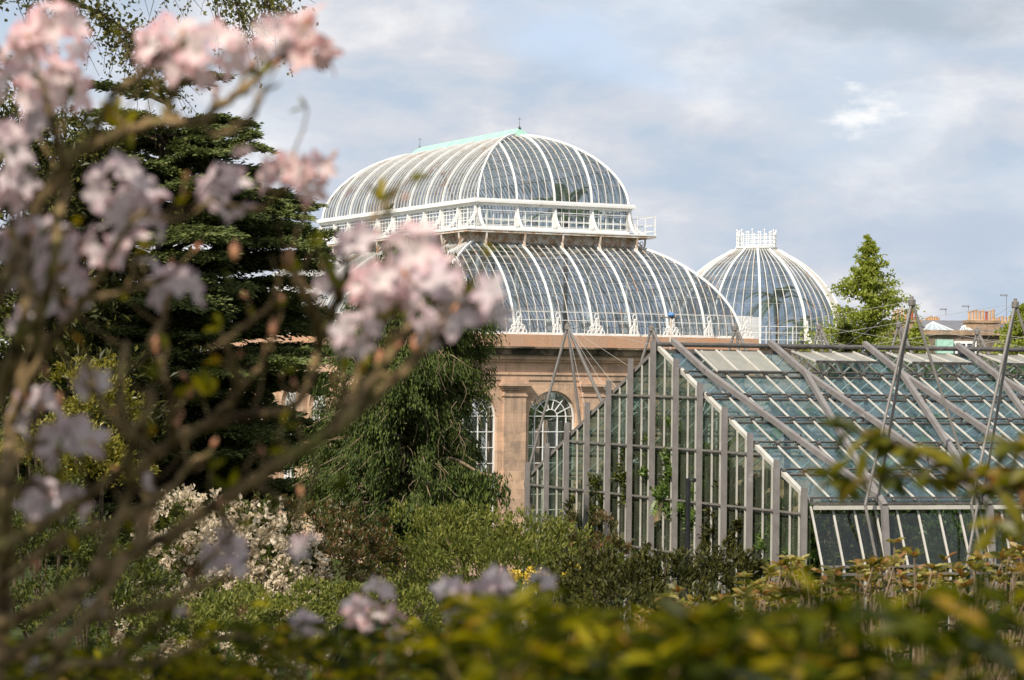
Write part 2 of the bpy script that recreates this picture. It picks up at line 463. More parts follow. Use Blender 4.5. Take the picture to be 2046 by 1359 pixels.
class MB:
    def __init__(s):
        s.v, s.f = [], []
    def quad(s, a, b, c, d):
        n = len(s.v)
        s.v += [a, b, c, d]
        s.f.append((n, n + 1, n + 2, n + 3))
    def poly(s, pts):
        n = len(s.v)
        s.v += list(pts)
        s.f.append(tuple(range(n, n + len(pts))))
    def box(s, x0, x1, y0, y1, z0, z1):
        n = len(s.v)
        s.v += [(x, y, z) for z in (z0, z1) for y in (y0, y1) for x in (x0, x1)]
        for f in ((0, 2, 3, 1), (4, 5, 7, 6), (0, 1, 5, 4), (2, 6, 7, 3), (0, 4, 6, 2), (1, 3, 7, 5)):
            s.f.append(tuple(n + i for i in f))
    def bar(s, p, q, w, h, up=(0, 0, 1)):
        """rectangular bar p->q, w across, h along up"""
        s.sweep([p, q], w, h, up)
    def sweep(s, pts, w, h, up=(0, 0, 1)):
        pts = np.asarray(pts, float)
        tan = np.gradient(pts, axis=0) if len(pts) > 2 else np.array([pts[1] - pts[0]] * 2)
        tan = unit(tan)
        up = np.asarray(up, float)
        ups = np.broadcast_to(up, pts.shape)
        side = unit(np.cross(tan, ups))
        u2 = unit(np.cross(side, tan))
        n = len(s.v)
        for p, a, b in zip(pts, side, u2):
            for i, j in ((-1, -1), (1, -1), (1, 1), (-1, 1)):
                s.v.append(tuple(p + a * i * w / 2 + b * j * h / 2))
        m = len(pts)
        for k in range(m - 1):
            for i in range(4):
                j = (i + 1) % 4
                s.f.append((n + 4 * k + i, n + 4 * k + j, n + 4 * k + 4 + j, n + 4 * k + 4 + i))
        s.f.append((n + 3, n + 2, n + 1, n))
        e = n + 4 * (m - 1)
        s.f.append((e, e + 1, e + 2, e + 3))
    def tube(s, pts, r, sides=6, cap=True):
        pts = np.asarray(pts, float)
        m = len(pts)
        r = np.full(m, r) if np.isscalar(r) else np.asarray(r, float)
        tan = unit(np.gradient(pts, axis=0)) if m > 2 else unit(np.array([pts[1] - pts[0]] * 2))
        ref = v3(0, 0, 1) if abs(tan[0][2]) < 0.9 else v3(1, 0, 0)
        a = unit(np.cross(tan[0], ref))
        n = len(s.v)
        for k in range(m):
            a = unit(a - tan[k] * np.dot(a, tan[k]))
            b = np.cross(tan[k], a)
            for i in range(sides):
                th = 2 * math.pi * i / sides
                s.v.append(tuple(pts[k] + r[k] * (a * math.cos(th) + b * math.sin(th))))
        for k in range(m - 1):
            for i in range(sides):
                j = (i + 1) % sides
                s.f.append((n + sides * k + i, n + sides * k + j, n + sides * (k + 1) + j, n + sides * (k + 1) + i))
        if cap:
            s.f.append(tuple(n + i for i in reversed(range(sides))))
            s.f.append(tuple(n + sides * (m - 1) + i for i in range(sides)))
    def lathe(s, c, prof, sides=14):
        n = len(s.v)
        for r, z in prof:
            for i in range(sides):
                th = 2 * math.pi * i / sides
                s.v.append((c[0] + r * math.cos(th), c[1] + r * math.sin(th), c[2] + z))
        for k in range(len(prof) - 1):
            for i in range(sides):
                j = (i + 1) % sides
                s.f.append((n + sides * k + i, n + sides * k + j, n + sides * (k + 1) + j, n + sides * (k + 1) + i))
        s.f.append(tuple(n + i for i in reversed(range(sides))))
        s.f.append(tuple(n + sides * (len(prof) - 1) + i for i in range(sides)))
    def ring(s, c, ax, ay, R, r, seg=12, sides=5):
        c, ax, ay = (np.asarray(q, float) for q in (c, ax, ay))
        az = np.cross(ax, ay)
        n = len(s.v)
        for k in range(seg):
            t = 2 * math.pi * k / seg
            d = ax * math.cos(t) + ay * math.sin(t)
            for i in range(sides):
                p = 2 * math.pi * i / sides
                s.v.append(tuple(c + d * (R + r * math.cos(p)) + az * r * math.sin(p)))
        for k in range(seg):
            k2 = (k + 1) % seg
            for i in range(sides):
                j = (i + 1) % sides
                s.f.append((n + sides * k + i, n + sides * k2 + i, n + sides * k2 + j, n + sides * k + j))
    def build(s, name, mat, parent=None, origin=None, smooth=False):
        return link(name, s.v, s.f, mat, parent, origin, smooth)

def spline(pts, n=6):
    """smooth line through the points"""
    p = np.asarray(pts, float)
    if len(p) < 3:
        return p
    q = np.vstack([2 * p[0] - p[1], p, 2 * p[-1] - p[-2]])
    out = []
    for i in range(1, len(q) - 2):
        for t in np.linspace(0, 1, n, endpoint=False):
            a, b, c, d = q[i - 1], q[i], q[i + 1], q[i + 2]
            out.append(0.5 * (2 * b + (c - a) * t + (2 * a - 5 * b + 4 * c - d) * t * t + (3 * b - a - 3 * c + d) * t ** 3))
    out.append(p[-1])
    return np.array(out)

def small_leaves(c, d, nrm, ln, wd, fold=0.25):
    """diamond leaves: c base points, d directions, nrm normals; arrays"""
    c = np.asarray(c, float)
    d = unit(d)
    s = unit(np.cross(d, nrm))
    n2 = np.cross(s, d)
    ln = np.broadcast_to(np.asarray(ln, float), (len(c),))[:, None]
    wd = np.broadcast_to(np.asarray(wd, float), (len(c),))[:, None]
    mid = c + d * ln * 0.5 + n2 * wd * fold
    V = np.stack([c, mid + s * wd / 2, c + d * ln, mid - s * wd / 2], 1).reshape(-1, 3)
    i = np.arange(len(c)) * 4
    F = np.stack([i, i + 1, i + 2, i + 3], 1)
    return V, F

def oval_leaves(c, d, nrm, ln, wd, curl=0.15, cup=0.12):
    """bigger leaves with a midrib, rounded outline and a curl"""
    c = np.asarray(c, float)
    d = unit(d)
    s = unit(np.cross(d, nrm))
    n2 = np.cross(s, d)
    m = len(c)
    ln = np.broadcast_to(np.asarray(ln, float), (m,))[:, None]
    wd = np.broadcast_to(np.asarray(wd, float), (m,))[:, None]
    def pt(a, b, h):
        return c + d * ln * a + s * wd * b + n2 * (ln * h)
    P = [pt(0, 0, 0), pt(.22, -.36, cup * .6 - curl * .05), pt(.22, 0, 0 - curl * .05), pt(.22, .36, cup * .6 - curl * .05),
         pt(.62, -.46, cup - curl * .4), pt(.62, 0, -curl * .4), pt(.62, .46, cup - curl * .4),
         pt(.9, -.22, cup * .4 - curl * .85), pt(.9, .22, cup * .4 - curl * .85), pt(1, 0, -curl)]
    V = np.stack(P, 1).reshape(-1, 3)
    i = (np.arange(m) * 10)[:, None]
    T = [(0, 1, 2), (0, 2, 3), (4, 7, 5), (7, 9, 5), (5, 9, 8), (5, 8, 6)]
    Q = [(1, 4, 5, 2), (2, 5, 6, 3)]
    F = []
    for t in T:
        F += (i + np.array(t)).tolist()
    for q in Q:
        F += (i + np.array(q)).tolist()
    return V, F

def rdir(n):
    return unit(rng.normal(size=(n, 3)))

class Foliage:
    def __init__(s):
        s.V, s.F, s.n = [], [], 0
    def add(s, VF):
        V, F = VF
        F = F.tolist() if isinstance(F, np.ndarray) else F
        s.V.append(V)
        s.F += [tuple(x + s.n for x in f) for f in F]
        s.n += len(V)
    def build(s, name, mat, parent, origin=None):
        return link(name, np.vstack(s.V), s.F, mat, parent, origin)

# ------------------------------------------------------------------ ground
GY = [-60, 0, 6, 12, 20, 40, 60, 80, 100, 5000]
GZ = [8.8, 8.2, 7.6, 6.9, 5.9, 3.3, 1.7, 0.7, 0.0, 0.0]
def ground_z(x, y):
    return float(np.interp(y, GY, GZ))
gx = sorted(set([-3000, -1000, -300] + list(range(-120, 121, 6)) + [300, 1000, 3000]))
gy = sorted(set([-60, -30] + list(range(0, 120, 3)) + [130, 160, 200, 300, 500, 1000, 2000, 4500]))
gv = [(x, y, ground_z(x, y) + (0.12 * math.sin(x * .5 + y * .31) if abs(x) < 125 and -1 < y < 110 else 0)) for y in gy for x in gx]
gf = [(j * len(gx) + i, j * len(gx) + i + 1, (j + 1) * len(gx) + i + 1, (j + 1) * len(gx) + i) for j in range(len(gy) - 1) for i in range(len(gx) - 1)]
tag(link('ground', gv, gf, GRASS, smooth=True), kind='structure')

# ------------------------------------------------------------------ the palm house
def sup(u, n=1.75):
    u = min(max(u, 0), 1)
    return (1 - (1 - u) ** n) ** (1 / n)
PH = thing('palm_house', 'large Victorian palm house of pink sandstone with two curved white glass roofs', 'glasshouse', (-2.57, 128.4, 0), rad(26))
HW, HL = 4.25, 10.55          # lantern
LW, LL = 8.5, 14.8            # lower vault
WW, WL = 8.55, 14.85          # stone wall
Z1, Z2 = 11.65, 18.42         # feet of the two vaults
D1, D2 = 3.9, 4.1
h1 = lambda d: 4.6 / 0.914 * sup(d / (3.9 * 1.5))
h2 = lambda d: 3.68 * sup(d / 4.25)
FACES = ((0, -1), (1, 0), (0, 1), (-1, 0))       # outward normals

def vault_point(face, p, d, hw, hl, z0, h, off=0.0):
    nx, ny = face
    base = (hl if nx == 0 else hw) - d
    # slope of the curve gives the outward offset
    e = 1e-3
    dz = (h(d + e) - h(max(d - e, 0))) / (e + min(d, e))
    ln = math.hypot(1, dz)
    on, oz = off * dz / ln, off / ln
    x, y = nx * (base + on) - ny * p, ny * (base + on) + nx * p
    return v3(x, y, z0 + h(d) + oz)

def vault(hw, hl, z0, h, dtop, nb_front, nb_side, panes, wmain, wsub, tagname):
    # glass
    g = MB()
    ds = [dtop * (1 - math.cos(t)) for t in np.linspace(0, math.pi / 2, 15)]
    for fc in FACES:
        half = hw if fc[0] == 0 else hl
        for a, b in zip(ds[:-1], ds[1:]):
            g.quad(vault_point(fc, -(half - a), a, hw, hl, z0, h), vault_point(fc, half - a, a, hw, hl, z0, h),
                   vault_point(fc, half - b, b, hw, hl, z0, h), vault_point(fc, -(half - b), b, hw, hl, z0, h))
    g.build(tagname + '_glazing', OLDGLASS, PH)
    sub = MB()
    for fc in FACES:
        half = hw if fc[0] == 0 else hl
        nb = nb_front if fc[0] == 0 else nb_side
        ps = np.linspace(-half, half, nb * panes + 1)
        for i, p in enumerate(ps):
            dm = min(dtop, half - abs(p))
            if dm < 0.05:
                continue
            dd = [dm * (1 - math.cos(t)) for t in np.linspace(0, math.pi / 2, 12)]
            pts = [vault_point(fc, p, d, hw, hl, z0, h, 0.03) for d in dd]
            upv = v3(fc[0], fc[1], 0.8)
            if i % panes == 0:
                m = MB()
                m.sweep([vault_point(fc, p, d, hw, hl, z0, h, 0.045) for d in dd], wmain, 0.10, upv)
                m.build('rib', WHITE, PH)
            else:
                sub.sweep(pts, wsub, 0.045, upv)
        # horizontal laths inside
        for d in np.linspace(0.25, dtop * 0.97, 9):
            a, b = vault_point(fc, -(half - d), d, hw, hl, z0, h, -0.03), vault_point(fc, half - d, d, hw, hl, z0, h, -0.03)
            sub.bar(a, b, 0.03, 0.03, (fc[0], fc[1], 1))
    sub.build(tagname + '_bars', BARS, PH)
    for sx in (-1, 1):
        for sy in (-1, 1):
            dd = [dtop * (1 - math.cos(t)) for t in np.linspace(0, math.pi / 2, 16)]
            pts = [v3(sx * (hw - d + .02), sy * (hl - d + .02), z0 + h(d) + 0.05) for d in dd]
            m = MB()
            m.sweep(pts, wmain * 1.0, 0.11, (sx, sy, 0.9))
            m.build('hip_rib', WHITE, PH)
vault(LW, LL, Z1, h1, D1, 8, 14, 5, 0.08, 0.024, 'roof')
vault(HW, HL, Z2, h2, D2, 4, 10, 5, 0.08, 0.024, 'lantern_roof')

# stone walls with arched windows
def wall_bays(n, half):
    return [(-half + (i + .5) * 2 * half / n) for i in range(n)]
AR, ZS, ZSILL, ZT = 1.30, 7.6, 2.3, 10.95
def face_xy(fc, p, outp):
    nx, ny = fc
    base = (WL if nx == 0 else WW) + outp
    return nx * base - ny * p, ny * base + nx * p
wall = MB()
for fc in FACES:
    half = WW if fc[0] == 0 else WL
    n = 4 if fc[0] == 0 else 7
    bw = 2 * half / n
    def q(p, z, o=0.0):
        x, y = face_xy(fc, p, o)
        return (x, y, z)
    for c in wall_bays(n, half):
        l, r = c - bw / 2, c + bw / 2
        for o in (0.0, -0.6):
            wall.quad(q(l, -1, o), q(r, -1, o), q(r, ZSILL, o), q(l, ZSILL, o))
            wall.quad(q(l, ZSILL, o), q(c - AR, ZSILL, o), q(c - AR, ZS, o), q(l, ZS, o))
            wall.quad(q(c + AR, ZSILL, o), q(r, ZSILL, o), q(r, ZS, o), q(c + AR, ZS, o))
            K = 18
            arc = [(c - AR * math.cos(math.pi * k / K), ZS + AR * math.sin(math.pi * k / K)) for k in range(K + 1)]
            for k in range(K):
                (xa, za), (xb, zb) = arc[k], arc[k + 1]
                ta = l + (r - l) * k / K
                tb = l + (r - l) * (k + 1) / K
                wall.quad(q(xa, za, o), q(xb, zb, o), q(tb, ZT, o), q(ta, ZT, o))
            wall.poly([q(l, ZS, o), q(c - AR, ZS, o), q(l, ZT, o)])
            wall.poly([q(c + AR, ZS, o), q(r, ZS, o), q(r, ZT, o)])
        edge = [(c - AR, ZSILL)] + arc + [(c + AR, ZSILL)]
        for (xa, za), (xb, zb) in zip(edge, edge[1:] + edge[:1]):
            wall.quad(q(xa, za, 0), q(xb, zb, 0), q(xb, zb, -.6), q(xa, za, -.6))
wall.build('wall', STONE, PH)

def rect_ring(mb, o0, o1, z0, z1, hx=WW, hy=WL):
    """a band round the building, from offset o0 (inside) to o1 (outside)"""
    a, b = hx + o0, hy + o0
    c, d = hx + o1, hy + o1
    mb.box(-c, c, -d, -b, z0, z1)
    mb.box(-c, c, b, d, z0, z1)
    mb.box(-c, -a, -b, b, z0, z1)
    mb.box(a, c, -b, b, z0, z1)
m = MB()
rect_ring(m, -0.6, 0.62, 11.02, 11.60)
m.build('parapet', BAND, PH)
m = MB()
rect_ring(m, -0.6, 0.70, 10.93, 11.02)
rect_ring(m, -0.6, 0.45, 10.62, 10.93)
m.build('cornice', STAINED, PH)
m = MB()
rect_ring(m, 0.003, 0.28, 10.40, 10.62)
rect_ring(m, 0.003, 0.16, 10.28, 10.40)
rect_ring(m, 0.003, 0.10, 9.66, 9.78)
rect_ring(m, 0.003, 0.05, 9.40, 9.66)
m.build('entablature', STONE, PH)
for fc in FACES:
    half = WW if fc[0] == 0 else WL
    n = 4 if fc[0] == 0 else 7
    for i in range(n + 1):
        p = -half + i * 2 * half / n
        if i in (0, n) and fc[0] != 0:
            continue
        p = max(min(p, half - 0.35), -half + 0.35)
        m = MB()
        def pb(p0, p1, o0, o1, z0, z1):
            xs, ys = zip(face_xy(fc, p0, o0), face_xy(fc, p1, o1))
            m.box(min(xs), max(xs), min(ys), max(ys), z0, z1)
        pb(p - .58, p + .58, 0.002, .22, -1, 8.62)
        pb(p - .64, p + .64, 0.002, .27, 8.62, 8.70)
        pb(p - .58, p + .58, 0.002, .22, 8.70, 8.92)
        pb(p - .66, p + .66, 0.002, .30, 8.92, 9.02)
        pb(p - .74, p + .74, 0.002, .36, 9.02, 9.12)
        pb(p - .82, p + .82, 0.002, .43, 9.12, 9.24)
        pb(p - .70, p + .70, 0.002, .24, 9.24, 9.40)
        m.build('pilaster', STONE, PH)
    for c in wall_bays(n, half):
        def P(x, z, o=-0.28):
            a, b = face_xy(fc, c + x, o)
            return v3(a, b, z)
        nv = v3(fc[0], fc[1], 0)
        m = MB()
        for rr, w in ((AR - .05, .08), (AR * .66, .04), (AR * .3, .04)):
            arc = [P(-rr * math.cos(t), ZS + rr * math.sin(t)) for t in np.linspace(0, math.pi, 20)]
            m.sweep(arc, w, .08, nv)
            for s_ in (-1, 1):
                m.bar(P(s_ * rr, ZSILL + .03), P(s_ * rr, ZS), w, .08, nv)
        for t in np.linspace(0, math.pi, 8)[1:-1]:
            m.bar(P(AR * .3 * math.cos(t), ZS + AR * .3 * math.sin(t)), P((AR - .1) * math.cos(t), ZS + (AR - .1) * math.sin(t)), .035, .05, nv)
        for z in np.arange(ZSILL + .06, ZS + .1, 0.757):
            m.bar(P(-AR, z), P(AR, z), .04, .055, nv)
        f = m.build('arched_window', WHITE, PH)
        g = MB()
        g.poly([P(AR * -.97, ZSILL + .02, -.30), P(AR * .97, ZSILL + .02, -.30)] + [P(.97 * AR * math.cos(t), ZS + .97 * AR * math.sin(t), -.30) for t in np.linspace(0, math.pi, 20)])
        g.build('pane', OLDGLASS, f)
# white kerb at the foot of the glass
m = MB()
rect_ring(m, -0.25, 0.02, 11.60, 11.72, LW, LL)
rect_ring(m, 0.04, 0.14, 11.60, 11.66, LW, LL)
m.build('roof_kerb', WHITE, PH)
# iron railing on the parapet with scroll ornaments
m = MB()
RX, RY = WW + .38, WL + .38
for z in (12.32, 12.72):
    for a, b in (((-RX, -RY), (RX, -RY)), ((RX, -RY), (RX, RY)), ((RX, RY), (-RX, RY)), ((-RX, RY), (-RX, -RY))):
        m.bar((*a, z), (*b, z), .032, .032)
m.build('parapet_rail', WHITE, PH)
def ornament(x, y, ax, big):
    ax = v3(*ax, 0)
    up = v3(0, 0, 1)
    c = v3(x, y, 11.60)
    m = MB()
    wmul = 1.0 if big else 0.55
    t = 0.035
    m.bar(c - ax * .5 * wmul + up * .03, c + ax * .5 * wmul + up * .03, .07, .06)
    m.tube([c + up * .05, c + up * .5, c + up * .8], [.035, .045, .03], 6)
    rings = [(-.36, .14, .10), (.36, .14, .10), (-.16, .17, .11), (.16, .17, .11), (-.25, .36, .10), (.25, .36, .10), (-.10, .40, .08), (.10, .40, .08), (0, .60, .08)]
    for rx, rz, rr in rings:
        m.ring(c + ax * rx * wmul + up * rz, ax * (wmul if not big else 1), up, rr, t, 12, 5)
    m.ring(c + up * 0.93, ax * .72, up, .14, t, 14, 5)
    m.ring(c + up * 0.74, ax * .6, up, .09, t, 12, 5)
    m.tube([c + ax * -.30 * wmul + up * .08, c + ax * -.3 * wmul + up * .3, c + ax * -.08 * wmul + up * .62, c + up * .8], .03, 5)
    m.tube([c + ax * .30 * wmul + up * .08, c + ax * .3 * wmul + up * .3, c + ax * .08 * wmul + up * .62, c + up * .8], .03, 5)
    m.build('railing_ornament', WHITE, PH)
for i in range(9):
    ornament(-LW + i * 2.125, -RY, (1, 0), i % 2 == 0)
for i in range(1, 15):
    ornament(-RX, -LL + i * 2.114, (0, 1), i % 2 == 0)

# terrace round the lantern
TW, TL = HW + 1.12, HL + 1.12
m = MB()
rect_ring(m, -0.15, 1.12, 16.79, 16.86, HW, HL)
m.build('terrace', WHITE, PH)
m = MB()
rect_ring(m, 1.0, 1.08, 16.68, 16.79, HW, HL)
rect_ring(m, 0.20, 0.36, 16.2, 16.79, HW, HL)
m.build('terrace_beam', RUSTY, PH)
m = MB()
for z in (17.06, 17.36, 17.78):
    for a, b in (((-TW, -TL), (TW, -TL)), ((TW, -TL), (TW, TL)), ((TW, TL), (-TW, TL)), ((-TW, TL), (-TW, -TL))):
        m.bar((a[0] * .985, a[1] * .993, z), (b[0] * .985, b[1] * .993, z), .034, .034)
def around(nf, ns, ox):
    for fc in FACES:
        half = HW if fc[0] == 0 else HL
        n = nf if fc[0] == 0 else ns
        for i in range(n + 1):
            yield fc, -half + i * 2 * half / n
def LP(fc, p, o, z):
    nx, ny = fc
    base = (HL if nx == 0 else HW) + o
    return v3(nx * base - ny * p, ny * base + nx * p, z)
for fc, p in around(4, 10, 0):
    m.bar(LP(fc, p, 1.04, 16.86), LP(fc, p, 1.04, 17.8), .035, .035, (1, 0, 0.001))
for sx in (-1, 1):
    for sy in (-1, 1):
        m.bar((sx * (TW - .08), sy * (TL - .08), 16.86), (sx * (TW - .08), sy * (TL - .08), 17.82), .05, .05, (1, 0, .001))
m.build('terrace_railing', WHITE, PH)
for fc, p in around(4, 10, 0):
    m = MB()
    pts = []
    for t in np.linspace(0, 1.2, 10):
        pts.append(LP(fc, p, .12 + 1.0 * (1 - math.cos(t)) / (1 - math.cos(1.2)) * .9, 18.05 - 1.18 * math.sin(t) / math.sin(1.2)))
    m.sweep(pts, .09, .13, (fc[0], fc[1], .6))
    m.build('flying_strut', WHITE, PH)
    m = MB()
    nv = v3(fc[0], fc[1], 0)
    m.sweep(spline([LP(fc, p, 1.03, 16.78), LP(fc, p, 1.03, 16.45), LP(fc, p, .98, 16.22), LP(fc, p, 1.04, 15.98)], 4), .07, .07, nv)
    m.sweep(spline([LP(fc, p, .35, 16.6), LP(fc, p, .75, 16.42), LP(fc, p, .98, 16.05)], 4), .06, .05, nv + v3(0, 0, .5))
    m.ring(LP(fc, p, .82, 16.45), nv, v3(0, 0, 1), .10, .02, 10, 4)
    m.build('terrace_bracket', RUSTY, PH)
# lantern wall
m = MB()
rect_ring(m, -0.12, 0.06, 16.86, 17.08, HW, HL)
for fc, p in around(4, 10, 0):
    m.bar(LP(fc, p, 0, 17.08), LP(fc, p, 0, 18.08), .2, .2, (fc[0], fc[1], 0))
m.build('lantern_wall', WHITE, PH)
m = MB()
for fc in FACES:
    half = HW if fc[0] == 0 else HL
    n = (4 if fc[0] == 0 else 10) * 5
    for i in range(n + 1):
        p = -half + i * 2 * half / n
        if i % 5:
            m.bar(LP(fc, p, .0, 17.08), LP(fc, p, .0, 18.08), .032, .04, (fc[0], fc[1], 0))
    for z in (17.38, 17.76):
        m.bar(LP(fc, -half, -.01, z), LP(fc, half, -.01, z), .035, .03, (0, 0, 1))
m.build('lantern_window_bars', WHITE, PH)
m = MB()
for fc in FACES:
    half = HW if fc[0] == 0 else HL
    m.quad(LP(fc, -half, -.03, 17.08), LP(fc, half, -.03, 17.08), LP(fc, half, -.03, 18.08), LP(fc, -half, -.03, 18.08))
m.build('lantern_window_glass', OLDGLASS, PH)
m = MB()
rect_ring(m, -0.12, 0.16, 18.08, 18.22, HW, HL)
rect_ring(m, -0.12, 0.34, 18.22, 18.34, HW, HL)
rect_ring(m, -0.12, 0.26, 18.34, 18.43, HW, HL)
m.build('lantern_cornice', WHITE, PH)
# copper ridge
ZR = Z2 + h2(D2)
yr = HL - D2
m = MB()
c0, c1 = 0.46, 0.05
pr = [(-c0, ZR - .10), (-c0, ZR + .03), (-c1, ZR + .40), (c1, ZR + .40), (c0, ZR + .03), (c0, ZR - .10)]
fr_ = [v3(x, -yr - (.25 if abs(x) == c0 else .0), z) for x, z in pr]
bk_ = [v3(x, yr + (.25 if abs(x) == c0 else .0), z) for x, z in pr]
for i in range(5):
    m.quad(fr_[i], fr_[i + 1], bk_[i + 1], bk_[i])
m.poly(fr_)
m.poly(list(reversed(bk_)))
for y in np.linspace(-yr + 1.5, yr - 1.5, 7):
    m.bar((-c0, y, ZR + .04), (0, y, ZR + .41), .05, .04, (0, 0, 1))
m.build('copper_ridge', COPPER, PH)
for s_ in (-1, 1):
    m = MB()
    m.lathe((0, s_ * yr, ZR + .36), [(.08, 0), (.09, .06), (.03, .1), (.03, .14), (.012, .18), (.008, .62)], 8)
    for k in range(3):
        t = k * math.pi / 3
        m.bar((-.1 * math.cos(t), s_ * yr - .1 * math.sin(t), ZR + .84), (.1 * math.cos(t), s_ * yr + .1 * math.sin(t), ZR + .91), .01, .01)
    m.build('finial', DARKMETAL, PH)
# inside: columns, upper gallery beams, floor
for sx in (-1, 1):
    for y in np.linspace(-HL, HL, 6):
        m = MB()
        m.lathe((sx * HW, y, 0.1), [(.3, 0), (.3, .5), (.2, .6), (.17, 11.6), (.26, 11.75), (.30, 12.0), (.42, 12.2), (.42, 12.4), (.16, 12.45), (.09, 13), (.09, 16.4)], 10)
        m.build('column', INNER, PH)
for x in (-2.1, 0, 2.1):
    for sy in (-1, 1):
        m = MB()
        m.lathe((x, sy * HL, 0.1), [(.3, 0), (.3, .5), (.2, .6), (.17, 11.6), (.26, 11.75), (.30, 12.0), (.42, 12.2), (.42, 12.4), (.16, 12.45), (.09, 13), (.09, 16.4)], 10)
        m.build('column', INNER, PH)
m = MB()
m.box(-WW + .6, WW - .6, -WL + .6, WL - .6, -.5, .1)
m.build('floor', SOIL, PH)

def palm(name, label, base, h, n, ln, mat=None, droop=0.9, group=None):
    b = np.asarray(base, float)
    t = thing(name, label, 'palm', b, 0, group)
    m = MB()
    m.tube([(0, 0, -.2), (.05, .02, h * .5), (0, 0, h)], [.16, .12, .10], 8)
    m.build('trunk', BARK, t)
    F = Foliage()
    for k in range(n):
        az = 2 * math.pi * k / n + rng.normal() * .25
        el = rng.uniform(0.1, 1.35)
        l = ln * rng.uniform(.75, 1.1)
        o = v3(math.cos(az), math.sin(az), 0)
        s = np.linspace(0, 1, 26)
        pts = np.outer(s * l * math.cos(el), o) + np.outer(s * l * math.sin(el) - droop * l * s ** 2 * (.55 + .25 * math.cos(el)), v3(0, 0, 1)) + v3(0, 0, h)
        tn = unit(np.gradient(pts, axis=0))
        sd = unit(np.cross(tn, v3(0, 0, 1)))
        for sg in (-1, 1):
            F.add(small_leaves(pts[2:], tn[2:] * .8 + sd[2:] * sg + v3(0, 0, -.35), np.cross(tn[2:], sd[2:]), l * .22 * (1 - .6 * s[2:]), l * .04))
    F.build('crown', mat or FERN, t)
    return t

def ph_w(x, y, z=0.1):
    c, s = math.cos(rad(26)), math.sin(rad(26))
    return (-2.57 + c * x - s * y, 128.4 + s * x + c * y, z)
palm('palm_tree', 'tallest palm filling the upper glass roof beside its hip', ph_w(2.4, -7.2), 18.0, 16, 3.2, None, .8, 'palms inside the palm house')
palm('palm_tree', 'palm under the upper glass roof behind the window row', ph_w(-1.4, -6.4), 15.6, 14, 2.6, None, .9, 'palms inside the palm house')
palm('palm_tree', 'low palm seen through the first arched window', ph_w(-5.6, -11.5), 6.8, 14, 3.0, None, .9, 'palms inside the palm house')
palm('palm_tree', 'palm behind the arched window by the steel mast', ph_w(-1.2, -11.8), 7.2, 14, 3.0, None, .9, 'palms inside the palm house')

# ------------------------------------------------------------------ octagonal older dome behind
DC = at(1509, 693, 142)
DH = thing('glass_dome', 'rounded many-sided white glass dome with railed crown behind the palm house', 'dome', (DC[0], DC[1], 0))
SC = 142 / FPX
ZB = DC[2]
PRO = [(0, 177), (30, 176), (62, 172), (78, 166), (109, 149), (142, 122), (169, 89), (184, 62), (193, 41)]
hh = np.array([a for a, b in PRO]) * SC
rr_ = np.array([b for a, b in PRO]) * SC
hs = np.linspace(0, hh[-1], 22)
rs = np.interp(hs, hh, rr_)
rs = np.convolve(np.pad(rs, 1, mode='edge'), [.25, .5, .25], 'valid')
NS = 12
A0 = -math.pi / 2 - rad(3)
def dome_pt(k, r, z):
    """k is a fraction of the way round, corners on whole numbers"""
    i = math.floor(k)
    f = k - i
    a, b = A0 + i * 2 * math.pi / NS, A0 + (i + 1) * 2 * math.pi / NS
    return v3(r * ((1 - f) * math.cos(a) + f * math.cos(b)), r * ((1 - f) * math.sin(a) + f * math.sin(b)), z)
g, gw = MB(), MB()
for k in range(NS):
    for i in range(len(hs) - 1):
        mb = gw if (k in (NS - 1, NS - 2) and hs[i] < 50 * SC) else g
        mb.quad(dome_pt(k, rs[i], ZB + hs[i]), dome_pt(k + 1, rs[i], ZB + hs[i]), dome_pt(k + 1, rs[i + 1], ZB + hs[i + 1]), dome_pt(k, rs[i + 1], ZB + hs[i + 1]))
g.build('dome_glazing', OLDGLASS, DH)
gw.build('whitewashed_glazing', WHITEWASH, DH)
sub = MB()
for k in range(NS):
    m = MB()
    up = dome_pt(k, 1, 0.5)
    m.sweep([dome_pt(k, rs[i] + .04, ZB + hs[i]) for i in range(len(hs))], .12, .12, up)
    m.build('rib', WHITE, DH)
    for f in (.2, .4, .6, .8):
        sub.sweep([dome_pt(k + f, rs[i] + .03, ZB + hs[i]) for i in range(len(hs))], .036, .045, up)
    for i in range(3, len(hs), 3):
        sub.bar(dome_pt(k, rs[i] - .03, ZB + hs[i]), dome_pt(k + 1, rs[i] - .03, ZB + hs[i]), .035, .035)
sub.build('glazing_bars', BARS, DH)
m = MB()
m.lathe((0, 0, ZB - .12), [(rr_[0] + .02, 0), (rr_[0] + .3, 0.02), (rr_[0] + .3, .12), (rr_[0] - .05, .16)], 48)
m.build('base_kerb', WHITE, DH)
m = MB()
m.lathe((0, 0, -1), [(rr_[0] + .1, 0), (rr_[0] + .1, ZB + .85), (rr_[0] - .1, ZB + .87)], 48)
m.build('drum_wall', STONE, DH)
ZC = ZB + hs[-1]
m = MB()
m.lathe((0, 0, ZC - .05), [(1.0, 0), (1.2, .05), (1.28, .14), (1.28, .24), (1.15, .26)], 24)
m.build('crown_ring', WHITE, DH)
m = MB()
for k in range(20):
    a = 2 * math.pi * k / 20
    x, y = 1.18 * math.cos(a), 1.18 * math.sin(a)
    tall = 1.12 if k % 2 == 0 else .98
    m.tube([(x, y, ZC + .2), (x, y, ZC + tall)], .032, 6)
    m.lathe((x, y, ZC + tall - .04), [(.01, 0), (.06, .05), (.06, .1), (.01, .16)], 6)
for z in (.38, .62, .86):
    m.ring((0, 0, ZC + z), (1, 0, 0), (0, 1, 0), 1.18, .022, 28, 5)
m.build('crown_railing', WHITE, DH)
m = MB()
